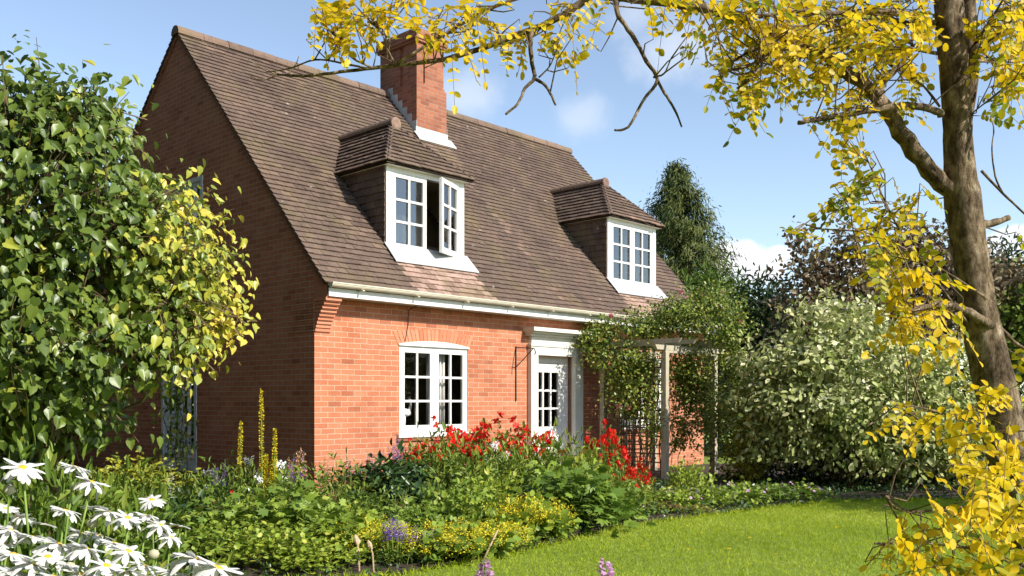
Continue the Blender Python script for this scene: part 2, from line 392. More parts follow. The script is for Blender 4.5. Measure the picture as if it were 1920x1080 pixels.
M['ceramic'] = plain_mat('glazed_ceramic', (.75, .74, .70), (.82, .81, .78), 20, .25, 0)
M['oak'] = plain_mat('weathered_oak', (.34, .29, .20), (.54, .48, .36), 6, .8, .35, stretch=(4, 4, .6))
M['trellis'] = plain_mat('stained_trellis', (.09, .06, .04), (.15, .10, .065), 9, .8, .2)
M['soil'] = plain_mat('soil', (.035, .024, .016), (.07, .05, .034), 6, .95, .5)
M['stem'] = plain_mat('green_stem', (.13, .22, .035), (.22, .32, .06), 14, .6, .1)
M['brown_stem'] = plain_mat('brown_stem', (.10, .065, .035), (.19, .13, .07), 14, .8, .2)
M['dry'] = plain_mat('dry_stalk', (.42, .28, .17), (.62, .45, .30), 30, .9, .2)
M['darkbark'] = plain_mat('dark_bark', (.035, .028, .022), (.075, .06, .045), 9, .9, .5)
M['petal'] = leaf_mat('daisy_petal', [(.66, .65, .61), (.78, .78, .76)], .25, .5, .2)
M['disc'] = plain_mat('daisy_disc', (.72, .42, .02), (.85, .56, .04), 120, .8, .5)
def bark_mat():
    m, nt, b = new_mat('robinia_bark'); L = nt.links.new; N = nt.nodes.new
    tc = N('ShaderNodeTexCoord'); mp = N('ShaderNodeMapping'); mp.inputs['Scale'].default_value = (1, 1, .45); L(tc.outputs['Object'], mp.inputs[0])
    n = N('ShaderNodeTexNoise'); n.inputs['Scale'].default_value = 34; n.inputs['Detail'].default_value = 9; n.inputs['Roughness'].default_value = .75; L(mp.outputs[0], n.inputs['Vector'])
    r = ramp(nt, [(.03, .02, .013), (.15, .11, .068), (.31, .24, .165), (.60, .53, .42)], [.33, .44, .54, .70]); L(n.outputs['Fac'], r.inputs[0])
    n2 = N('ShaderNodeTexNoise'); n2.inputs['Scale'].default_value = 11; n2.inputs['Detail'].default_value = 6; L(tc.outputs['Object'], n2.inputs['Vector'])
    r2 = ramp(nt, [(.55, .5, .45), (1.3, 1.25, 1.15)], [.36, .60]); L(n2.outputs['Fac'], r2.inputs[0])
    mu = N('ShaderNodeMixRGB'); mu.blend_type = 'MULTIPLY'; mu.inputs['Fac'].default_value = 1; L(r.outputs[0], mu.inputs['Color1']); L(r2.outputs[0], mu.inputs['Color2'])
    L(mu.outputs[0], b.inputs['Base Color']); b.inputs['Roughness'].default_value = .9; b.inputs['Specular IOR Level'].default_value = .2
    bp = N('ShaderNodeBump'); bp.inputs['Strength'].default_value = 1.0; bp.inputs['Distance'].default_value = .03; L(n.outputs['Fac'], bp.inputs['Height']); L(bp.outputs[0], b.inputs['Normal'])
    return m
M['bark'] = bark_mat()

# ------------------------------------------------------------------ ground, bed and lawn
def ground_sheet(name, pts, z, mat):
    mb = MB(); mb.face([(x, y, z) for x, y in pts]); o = mb.build(name, mat); return tag(o, kind='structure')

def lawn_mat():
    m, nt, b = new_mat('lawn'); L = nt.links.new; N = nt.nodes.new
    tc = N('ShaderNodeTexCoord'); n = N('ShaderNodeTexNoise'); n.inputs['Scale'].default_value = 60; n.inputs['Detail'].default_value = 6; L(tc.outputs['Object'], n.inputs['Vector'])
    r = ramp(nt, [(.12, .17, .01), (.20, .27, .018)], [.3, .7]); L(n.outputs['Fac'], r.inputs[0]); L(r.outputs[0], b.inputs['Base Color']); b.inputs['Roughness'].default_value = .9
    return m
ground_sheet('ground', [(-700, -60), (700, -60), (700, 900), (-700, 900)], -.012, lawn_mat())

# front edge of the border as ground points (x, y)
EDGE = [(-7.5, 5.2), (-4.5, 6.0), (-2.6, 6.75), (-1.6, 6.95), (-.85, 7.2), (-.25, 7.9), (.25, 8.55), (.70, 9.15), (1.15, 9.85), (1.65, 10.35), (2.2, 10.8), (3.0, 11.45), (4.3, 12.45), (5.8, 12.6), (9, 12.7), (14, 12.8)]
ground_sheet('flower_bed_soil', EDGE + [(14, 24), (2.5, 19), (-2.7, 13.4), (-9.5, 20), (-14, 20), (-14, 5.2)], .004, M['soil'])
ex = np.array([e[0] for e in EDGE]); ey = np.array([e[1] for e in EDGE])
def edge_y(x): return np.interp(x, ex, ey)

def grass():
    n = 330000
    X = rng.uniform(-4.5, 8.0, n); Y = 5.5 + (13.2 - 5.5) * rng.random(n) ** .8
    k = (Y < edge_y(X) + .05 * rng.normal(size=n) + .02) & (np.abs(X) < Y * .62 + .3)
    X = X[k]; Y = Y[k]; n = len(X)
    pos = np.stack([X, Y, np.zeros(n)], 1)
    d = rng.normal(size=(n, 3)) * .75; d[:, 2] = 1
    patch = .5 + .25 * np.sin(X * 2.1 + .6 * np.sin(Y * 1.7)) * np.cos(Y * 2.6 + X) + .12 * np.sin(X * 7 + Y * 5) * np.sin(Y * 9 - X * 3) + .16 * np.sin(X * .9 - Y * 1.3 + 1.2 * np.sin(X * .8))
    tone = np.clip(patch * .70 + .36 * rng.random(n) - .03, 0, 1)
    near = edge_y(X) - Y
    h = rng.uniform(.018, .036, n) * (1 + 1.3 * np.exp(-(near / .06) ** 2))
    m = leaf_mat('grass_blade', [(.20, .27, .010), (.32, .41, .016), (.42, .50, .03), (.56, .58, .10)], .4, .5, .25)
    o = leaf_mesh('grass', [leaf_arrays('blade', pos, d, rdir(n), h, rng.uniform(.12, .24, n), tone)], m)
    tag(o, 'short mown green lawn grass beside the flower border', 'grass', kind='stuff')
    # daisies and clover specks, fallen leaves
grass()

# ------------------------------------------------------------------ the cottage
CX = (589.5 - 960) / F * 12.6
house = empty('brick_cottage', (CX, 12.6, 0), TH, 'red brick cottage with a steep brown tiled roof, two dormers and a tall chimney', 'house')
H = house
# local frame: +X along the facade, +Y into the house, Z up; facade at y=0, sunless gable at x=0
K1, K2 = 1.085, .872                        # slopes of the two roof planes
RX, RY, RZ = 10.03, 3.862, 7.449            # roof length, ridge line
LEN, DEP = 9.95, 8.95
def roof_front(y): return 3.26 + K1 * y
def roof_any(y): return min(3.26 + K1 * y, RZ - K2 * (y - RY))

FAC = lambda t, o, z: (t, -o, z)            # along, out, up  -> local coordinates
GAB = lambda t, o, z: (-o, t, z)
def tbox(mb, T, t0, t1, o0, o1, z0, z1):
    a = T(t0, o0, z0); b = T(t1, o1, z1)
    mb.box(min(a[0], b[0]), max(a[0], b[0]), min(a[1], b[1]), max(a[1], b[1]), min(a[2], b[2]), max(a[2], b[2]))

def wall_cols(mb, T, a0, a1, top, holes, base=-.05, deep=.11, extra=(), uoff=0):
    br = sorted(set([a0, a1] + [h[0] for h in holes] + [h[1] for h in holes] + list(extra)))
    for a, b in zip(br, br[1:]):
        hs = sorted([(h[2], h[3]) for h in holes if h[0] <= a + 1e-6 and h[1] >= b - 1e-6])
        zs = base
        for lo, hi in hs + [(None, None)]:
            za, zb = (lo, lo) if lo is not None else (top(a), top(b))
            q = [(a, zs), (b, zs), (b, zb), (a, za)]
            mb.face([T(t, 0, z) for t, z in q], [(t + uoff, z) for t, z in q])
            if lo is not None: zs = hi
    for t0, t1, z0, z1 in holes:
        for (p, q) in (((t0, z0), (t1, z0)), ((t1, z0), (t1, z1)), ((t1, z1), (t0, z1)), ((t0, z1), (t0, z0))):
            mb.face([T(p[0], 0, p[1]), T(q[0], 0, q[1]), T(q[0], -deep, q[1]), T(p[0], -deep, p[1])], [(0, p[1] + p[0]), (0, q[1] + q[0]), (deep, q[1] + q[0]), (deep, p[1] + p[0])])

WIN1 = (1.50, 2.905, .86, 2.19)
WIN2 = (6.95, 8.35, .86, 2.19)
DOOR = (4.50, 5.50, .0, 2.14)
GW1 = (3.25, 4.45, .28, 1.92)               # windows in the gable
GW2 = (3.05, 4.25, 3.75, 4.95)
mb = MB()
wall_cols(mb, FAC, 0, LEN, lambda t: 2.86, [WIN1, WIN2, DOOR])
wall_cols(mb, GAB, 0, DEP, lambda t: roof_any(t) - .03, [GW1, GW2], extra=(RY,), uoff=.1125)
mb.face([(LEN, 0, -.05), (LEN, DEP, -.05), (LEN, DEP, roof_any(DEP) - .03), (LEN, RY, RZ - .03), (LEN, 0, 3.2)])
mb.face([(0, DEP, -.05), (LEN, DEP, -.05), (LEN, DEP, 2.9), (0, DEP, 2.9)])
wall = mb.build('wall', M['brick'], H)
# brick-on-end arch over the window, slightly proud
def arch(x0, x1, z):
    mb = MB(); n = 20; c = (x0 + x1) / 2; hw = (x1 - x0) / 2
    for i in range(n):
        a = x0 - .03 + (x1 - x0 + .06) * i / n; b = x0 - .03 + (x1 - x0 + .06) * (i + 1) / n - .009
        za = z + .055 * (1 - ((a + b) / 2 - c) ** 2 / hw ** 2)
        sp = .10 * ((a + b) / 2 - c) / hw
        y0, y1 = -.006, .02
        mb.hexa([(a, y0, za), (b, y0, za), (b, y1, za), (a, y1, za), (a + sp, y0, za + .2), (b + sp, y0, za + .2), (b + sp, y1, za + .2), (a + sp, y1, za + .2)], tone=random.random())
    return mb
def rubbed_mat():
    m, nt, b = new_mat('rubbed_brick'); a = nt.nodes.new('ShaderNodeAttribute'); a.attribute_name = 'tone'
    r = ramp(nt, [(.48, .165, .085), (.56, .205, .11), (.62, .25, .14)]); nt.links.new(a.outputs['Fac'], r.inputs[0]); nt.links.new(r.outputs[0], b.inputs['Base Color']); b.inputs['Roughness'].default_value = .85
    return m
M['rubbed'] = rubbed_mat()
for w in (WIN1, WIN2): arch(w[0], w[1], w[3]).build('brick_arch', M['rubbed'], H)

# dark interior so that the panes look into rooms
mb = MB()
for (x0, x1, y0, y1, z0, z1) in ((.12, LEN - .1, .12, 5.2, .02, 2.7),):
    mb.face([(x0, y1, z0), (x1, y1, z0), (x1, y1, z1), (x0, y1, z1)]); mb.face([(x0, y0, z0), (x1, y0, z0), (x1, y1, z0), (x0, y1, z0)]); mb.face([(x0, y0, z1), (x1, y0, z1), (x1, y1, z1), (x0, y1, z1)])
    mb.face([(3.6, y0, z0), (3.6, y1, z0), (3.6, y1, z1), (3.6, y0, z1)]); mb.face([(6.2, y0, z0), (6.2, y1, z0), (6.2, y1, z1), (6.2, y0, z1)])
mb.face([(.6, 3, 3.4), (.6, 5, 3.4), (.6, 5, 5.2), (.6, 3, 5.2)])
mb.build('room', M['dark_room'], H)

def casement(T, t0, t1, o, z0, z1, cols, rows, stile=.055, rail_b=.075, rail_t=.06, bar=.034, th=.045):
    mb = MB()
    tbox(mb, T, t0, t0 + stile, o, o + th, z0, z1); tbox(mb, T, t1 - stile, t1, o, o + th, z0, z1)
    tbox(mb, T, t0 + stile, t1 - stile, o + .002, o + th - .002, z0, z0 + rail_b); tbox(mb, T, t0 + stile, t1 - stile, o + .002, o + th - .002, z1 - rail_t, z1)
    gx0, gx1, gz0, gz1 = t0 + stile, t1 - stile, z0 + rail_b, z1 - rail_t
    for i in range(1, cols):
        c = gx0 + (gx1 - gx0) * i / cols; tbox(mb, T, c - bar / 2, c + bar / 2, o + .006, o + th - .004, gz0, gz1)
    for j in range(1, rows):
        c = gz0 + (gz1 - gz0) * j / rows; tbox(mb, T, gx0, gx1, o + .009, o + th - .007, c - bar / 2, c + bar / 2)
    g = MB(); q = [(gx0, gz0), (gx1, gz0), (gx1, gz1), (gx0, gz1)]; g.face([T(a, o + .014, z) for a, z in q])
    return mb, g

def window(T, w, mat_glass, arched=True, sill=True, name='window'):
    t0, t1, z0, z1 = w
    root = MB(); o = -.075
    tbox(root, T, t0, t0 + .05, o, -.012, z0, z1); tbox(root, T, t1 - .05, t1, o, -.012, z0, z1)
    tbox(root, T, t0 + .05, t1 - .05, o + .002, -.014, z0, z0 + .05); tbox(root, T, t0 + .05, t1 - .05, o + .002, -.014, z1 - .05, z1)
    c = (t0 + t1) / 2; tbox(root, T, c - .035, c + .035, o + .003, -.016, z0 + .05, z1 - .05)
    if arched:
        n = 10
        for i in range(n):
            a = t0 - .02 + (t1 - t0 + .04) * i / n; b = t0 - .02 + (t1 - t0 + .04) * (i + 1) / n
            h = lambda x: .062 * (1 - ((x - c) / ((t1 - t0) / 2 + .02)) ** 2)
            root.hexa([T(a, -.05, z1 - .012), T(b, -.05, z1 - .012), T(b, .022, z1 - .012), T(a, .022, z1 - .012), T(a, -.05, z1 + .012 + h(a)), T(b, -.05, z1 + .012 + h(b)), T(b, .022, z1 + .012 + h(b)), T(a, .022, z1 + .012 + h(a))])
    fr = root.build(name, M['white'], H)
    for a, b in ((t0 + .05, c - .035), (c + .035, t1 - .05)):
        m, g = casement(T, a, b, o + .022, z0 + .05, z1 - .05, 2, 3)
        m.build('casement', M['white'], fr); g.build('glass', mat_glass, fr)
    if sill:
        s = MB(); tbox(s, T, t0 - .05, t1 + .05, -.06, .05, z0 - .055, z0 + .0); s.build('sill', M['white'], fr)
        s = MB(); tbox(s, T, t0 - .06, t1 + .06, -.06, .03, z0 - .11, z0 - .058); s.build('sill_course', M['old_brick'], fr)
    return fr
window(FAC, WIN1, M['glass']); window(FAC, WIN2, M['glass'])
def gable_window(w, rows):
    t0, t1, z0, z1 = w; root = MB()
    tbox(root, GAB, t0, t0 + .07, -.075, .012, z0, z1); tbox(root, GAB, t1 - .07, t1, -.075, .012, z0, z1)
    tbox(root, GAB, t0 + .07, t1 - .07, -.073, .010, z0, z0 + .07); tbox(root, GAB, t0 + .07, t1 - .07, -.073, .010, z1 - .07, z1)
    fr = root.build('window', M['white'], H)
    c = (t0 + t1) / 2
    for a, b in ((t0 + .07, c - .001), (c + .001, t1 - .07)):
        m, g = casement(GAB, a, b, -.055, z0 + .07, z1 - .07, 2, rows); m.build('casement', M['white'], fr); g.build('glass', M['glass'], fr)
    s = MB(); tbox(s, GAB, t0 - .05, t1 + .05, -.06, .06, z0 - .07, z0 - .002); s.build('sill', M['white'], fr)
gable_window(GW1, 4); gable_window(GW2, 3)

# door: stone surround, hood, half glazed white door
d0, d1, dz0, dz1 = DOOR
mb = MB()
tbox(mb, FAC, 4.32, d0, -.10, .09, 0, 2.14); tbox(mb, FAC, d1, 5.72, -.10, .09, 0, 2.14)
tbox(mb, FAC, 4.32, 5.72, -.09, .088, 2.142, 2.30)
tbox(mb, FAC, 4.35, 5.69, -.02, .07, 2.302, 2.46)
tbox(mb, FAC, 4.30, 5.74, -.02, .105, 2.29, 2.325)
sur = mb.build('door_surround', M['offwhite'], H, bevel=.006)
mb = MB()
for k, (o, z0, z1) in enumerate(((.13, 2.462, 2.50), (.19, 2.502, 2.535), (.26, 2.537, 2.60))):
    tbox(mb, FAC, 4.32 - o * .45, 5.72 + o * .45, -.02, o, z0, z1)
mb.build('door_hood', M['offwhite'], H, bevel=.005)
mb = MB()
tbox(mb, FAC, d0, d0 + .06, -.16, -.09, 0, 2.14); tbox(mb, FAC, d1 - .17, d1, -.16, -.09, 0, 2.14); tbox(mb, FAC, d0 + .06, d1 - .17, -.158, -.092, 2.02, 2.14)
mb.build('door_frame', M['white'], H)
mb, g = casement(FAC, d0 + .062, d1 - .172, -.15, .12, 2.015, 3, 3, stile=.075, rail_b=.78, rail_t=.16, bar=.035, th=.05)
tbox(mb, FAC, d0 + .16, d1 - .27, -.108, -.092, .26, .72)
door = mb.build('door', M['white'], H); g.build('glass', M['glass'], door)
mb = MB(); mb.tube([(d0 + .10, .10, 1.0), (d0 + .10, .055, 1.0)], .012, 8); mb.tube([(d0 + .10, .06, 1.0), (d0 + .2, .055, 1.0)], .010, 8); mb.build('handle', M['brass'], door, smooth=True)
mb = MB(); tbox(mb, FAC, 4.2, 5.85, .0, .4, -.05, .11); mb.build('doorstep', M['offwhite'], H, bevel=.008)

# ---- tiles
def tiles(mb, O, U, S, courses, g, w, th, tone_fn=None, skip=None, lift=1.0, clean=0):
    """courses: list of (s, a, b): tiles laid along U from a to b with their lower edge at distance s up S"""
    O = Vector(O); U = Vector(U).normalized(); S = Vector(S).normalized(); Nn = U.cross(S).normalized()
    for ci, (s, a, b) in enumerate(courses):
        if b - a < .02: continue
        x = a - (w * .5 if ci % 2 else 0); wob = random.uniform(-.003, .003)
        while x < b:
            x0 = max(x + .002, a); x1 = min(x + w - .002, b); x += w
            if x1 - x0 < .015: continue
            xm = (x0 + x1) / 2
            if skip and skip(xm, s): continue
            tn = tone_fn(xm, s) if tone_fn else random.random() * .7
            slip = random.uniform(.012, .03) if random.random() < .015 else 0
            s0 = s + wob - slip + random.uniform(-.006, .006); s1 = s + g * 1.25
            up = th * 2.15 * lift + random.uniform(-.002, .004); tw = random.uniform(-.003, .003)
            p = lambda xx, ss, h: O + U * xx + S * ss + Nn * h
            mb.hexa([p(x0, s0, up - th + tw), p(x1, s0, up - th - tw), p(x1, s1, -.004), p(x0, s1, -.004), p(x0, s0, up + tw), p(x1, s0, up - tw), p(x1, s1, th * .75), p(x0, s1, th * .75)], tone=tn, skip=(0, 4))
G = .118; TW = .167; TT = .018
ang = math.atan(K1); Sx = (0, math.cos(ang), math.sin(ang)); EAVE_Y = -.31
LS = (RY - EAVE_Y) / math.cos(ang)
DORM = ((1.56, 3.19), (7.06, 8.70))
DY = .40
def y_of(s): return EAVE_Y + s * math.cos(ang)
patchseed = rng.normal(size=(8, 4))
def roof_tone(x, s):
    y = y_of(s)
    t = .30 + .10 * math.sin(x * 1.3 + 1.1 * math.sin(s * 1.7)) * math.sin(s * 1.9 + .6 * x) + .10 * math.sin(x * 5.1 + .8 * math.sin(s * .7)) * math.sin(x * 2.3 + 1) + random.gauss(0, .10)
    for a, b in DORM:                       # run-off from the lead keeps the tiles clean and pink
        if y < DY - .25 and a + .0 < x < b - .05 + (DY - y) * .1: t = .93 + random.gauss(0, .06)
        if a - .45 < x < a and .2 < y < 1.6 and random.random() < .5: t = max(t, .62)
    if y < 2.95 and abs(x - (5.0 + (2.95 - y) * .02)) < .09 and random.random() < .4: t = .70 + random.gauss(0, .05)
    if 4.45 < x < 5.15 and 2.3 < y < 2.95: t = max(t, .66 + random.gauss(0, .1))
    if s > LS - .5 and random.random() < .1: t = .75
    return min(max(t, 0.0), 1.0)
def roof_skip(x, s):
    y = y_of(s)
    for a, b in DORM:
        if a + .08 < x < b - .08 and DY + .08 < y < 1.35: return True
    return 4.42 < x < 5.13 and 3.05 < y
mb = MB(); n = int(LS / G)
tiles(mb, (0, EAVE_Y, roof_front(EAVE_Y)), (1, 0, 0), Sx, [(k * G, -.055, RX) for k in range(n + 1)], G, TW, TT, roof_tone, roof_skip)
# back slope: only its verge shows from the garden
a2 = math.atan(K2); S2 = (0, -math.cos(a2), math.sin(a2)); by = 9.25; LB = (by - RY) / math.cos(a2)
tiles(mb, (0, by, RZ - K2 * (by - RY)), (-1, 0, 0), S2, [(k * G, -.9, .055) for k in range(int(LB / G) + 1)], G, TW, TT)
roof = mb.build('roof', M['tile'], H)
# boarding under the tiles, with openings behind the dormers
mb = MB(); e = -.02
def deck(x0, x1, y0, y1): mb.face([(x0, y0, roof_front(y0) + e), (x1, y0, roof_front(y0) + e), (x1, y1, roof_front(y1) + e), (x0, y1, roof_front(y1) + e)])
xs = [-.03, DORM[0][0] + .05, DORM[0][1] - .05, DORM[1][0] + .05, DORM[1][1] - .05, RX - .03]
for i in range(5):
    if i in (1, 3): deck(xs[i], xs[i + 1], EAVE_Y + .02, DY + .05); deck(xs[i], xs[i + 1], 1.40, RY)
    else: deck(xs[i], xs[i + 1], EAVE_Y + .02, RY)
mb.face([(-.03, RY, RZ + e), (RX - .03, RY, RZ + e), (RX - .03, by, RZ - K2 * (by - RY) + e), (-.03, by, RZ - K2 * (by - RY) + e)])
mb.build('roof_boarding', M['darkbark'], roof)
# half round ridge tiles with little mortar joints
def half_round(mb, p0, p1, r, seg, n=8, spread=200, tone=None):
    p0 = Vector(p0); p1 = Vector(p1); d = (p1 - p0); Ln = d.length; d.normalize(); sd = d.cross(Vector((0, 0, 1))).normalized(); up = sd.cross(d)
    k = max(1, round(Ln / seg))
    for i in range(k):
        a = p0 + d * (Ln * i / k + .004); b = p0 + d * (Ln * (i + 1) / k - .004)
        ja = random.uniform(-.004, .006); t = (random.uniform(.55, .8) if tone is None else tone)
        for q in range(n):
            an0 = R(90 + spread / 2 - spread * q / n); an1 = R(90 + spread / 2 - spread * (q + 1) / n)
            c0 = sd * math.cos(an0) + up * math.sin(an0); c1 = sd * math.cos(an1) + up * math.sin(an1)
            mb.face([a + c0 * (r + ja), b + c0 * (r + ja), b + c1 * (r + ja), a + c1 * (r + ja)], tone=t)
            mb.face([a + c0 * (r + ja), a + c1 * (r + ja), a + c1 * (r - .02), a + c0 * (r - .02)], tone=t)
    c = [p0 + (sd * math.cos(R(90 + spread / 2 - spread * q / n)) + up * math.sin(R(90 + spread / 2 - spread * q / n))) * r for q in range(n + 1)]
    mb.face(c, tone=.75); mb.face([x + d * Ln for x in c], tone=.75)
mb = MB(); half_round(mb, (-.07, RY, RZ - .035), (RX + .02, RY, RZ - .035), .125, .45); mb.build('ridge_tiles', M['tile'], roof)
# mortar undercloak along the verge
mb = MB()
mb.bar((-.02, EAVE_Y + .05, roof_front(EAVE_Y + .05) - .035), (-.02, RY, RZ - .035), .05, .03, up=(1, 0, 0)); mb.bar((-.02, RY, RZ - .045), (-.02, by, RZ - K2 * (by - RY) - .045), .05, .03, up=(1, 0, 0))
mb.build('verge', M['old_brick'], roof)

# fascia, soffit, gutter, corbelled kneeler, cable, bracket
mb = MB(); mb.box(.02, LEN, -.31, -.285, 2.765, 2.878); mb.box(.02, LEN, -.284, -.002, 2.775, 2.79); mb.build('fascia', M['white'], H)
mb = MB(); nseg = 8
for k in range(nseg):
    a0 = math.pi + math.pi * k / nseg; a1 = math.pi + math.pi * (k + 1) / nseg
    for rr, fl in ((.056, 1), (.048, 0)):
        q = [(-.0, -.368 + rr * math.cos(a0), 2.935 + rr * math.sin(a0)), (LEN + .05, -.368 + rr * math.cos(a0), 2.925 + rr * math.sin(a0)), (LEN + .05, -.368 + rr * math.cos(a1), 2.925 + rr * math.sin(a1)), (0, -.368 + rr * math.cos(a1), 2.935 + rr * math.sin(a1))]
        mb.face(q if fl else q[::-1])
mb.bar((0, -.424, 2.938), (LEN + .05, -.424, 2.928), .012, .016)
for x in np.arange(.5, LEN, 1.0): mb.box(x, x + .03, -.427, -.31, 2.862, 2.876)
mb.face([(0, -.368 + .056 * math.cos(math.pi + math.pi * k / 8), 2.935 + .056 * math.sin(math.pi + math.pi * k / 8)) for k in range(9)])
mb.build('gutter', M['cream'], H, smooth=False)
mb = MB(); nc = 9
for k in range(nc):
    u = (k + 1) / nc; z0 = 2.30 + .46 * k / nc; o = .015 + .26 * u ** 1.5
    mb.box(-.001 - .0006 * k, .255, -o, .08, z0 + .004, z0 + .46 / nc - .009, tone=random.random())
    mb.box(.003, .245, -o + .014, .07, z0 - .009, z0 + .004, tone=0.0)
mb.face([(-.002, -.30, 2.76), (-.002, 0, 2.76), (-.002, .02, 3.22), (-.002, -.30, 2.9)], tone=.2); mb.box(0, .25, -.28, .02, 2.752, 2.775, tone=.4)
mb.build('corbel', M['rubbed'], H)
mb = MB(); mb.box(-.004, .0, .002, .42, 2.30, 2.76); 
for k in range(12): mb.box(-.010, -.004, .002, .44 - .01 * (k % 2), 2.305 + k * .038, 2.305 + k * .038 + .026)
mb.build('tile_creasing', M['brick'], H)
mb = MB(); mb.tube([(1.67, -.28, 2.78), (1.67, -.02, 2.72), (1.66, -.012, 2.5), (1.6, -.012, 2.24)], .006, 5); mb.build('cable', M['iron'], H)
mb = MB(); x = 4.02
mb.tube([(x, -.012, 1.35), (x, -.012, 2.27)], .011, 6); mb.tube([(x, -.012, 2.25), (x, -.42, 2.22), (x, -.46, 2.15), (x, -.43, 2.12)], .009, 6); mb.tube([(x, -.012, 1.92), (x, -.2, 2.06), (x, -.40, 2.22)], .008, 6)
mb.build('wall_bracket', M['iron'], H)

# chimney
mb = MB(); cx0, cx1, cy0, cy1 = 4.40, 5.18, 2.97, 4.10
mb.box(cx0, cx1, cy0, cy1, 5.9, 7.50)
mb.box(cx0, cx1 - .05, cy0 + .003, cy1 - .003, 7.50, 7.545)
mb.box(cx0 + .05, cx1 - .13, cy0 + .045, cy1 - .05, 7.545, 8.32)                 # core
mb.box(cx0 + .004, cx0 + .17, cy0 + .004, cy0 + .40, 7.547, 8.318)               # pilasters with slots between them
mb.box(cx0 + .215, cx1 - .075, cy0 + .006, cy0 + .40, 7.547, 8.317)
mb.box(cx0 + .006, cx0 + .4, cy0 + .52, cy1 - .005, 7.547, 8.316)
mb.box(cx0 - .035, cx1 - .04, cy0 - .04, cy1 + .04, 8.32, 8.365)
mb.box(cx0 - .055, cx1 - .02, cy0 - .06, cy1 + .06, 8.366, 8.52)
mb.box(cx0 - .02, cx1 - .055, cy0 - .025, cy1 + .025, 8.521, 8.575)
ch = mb.build('chimney', M['old_brick'], H)
mb = MB(); yb = cy0 - .005
zb = roof_front(cy0)
mb.face([(cx0 - .03, cy0 - .012, zb + .18), (cx1 + .03, cy0 - .012, zb + .18), (cx1 + .03, cy0 - .012, zb + .0), (cx0 - .03, cy0 - .012, zb + .0)])
q0, q1 = cy0 - .012, cy0 - .17
mb.hexa([(cx0 - .08, q1, roof_front(q1) + .07), (cx1 + .12, q1, roof_front(q1) + .07), (cx1 + .12, q0, roof_front(q0) + .07), (cx0 - .08, q0, roof_front(q0) + .07), (cx0 - .08, q1, roof_front(q1) + .088), (cx1 + .12, q1, roof_front(q1) + .088), (cx1 + .12, q0, roof_front(q0) + .095), (cx0 - .08, q0, roof_front(q0) + .095)])
for xx in (cx0 - .012, cx1 + .004):
    for k in range(6):
        y = cy0 + k * .145; z = roof_front(y)
        mb.box(xx, xx + .008, y - .01, y + .135, z + .0, z + .16 + .145)
mb.build('flashing', M['lead'], ch)

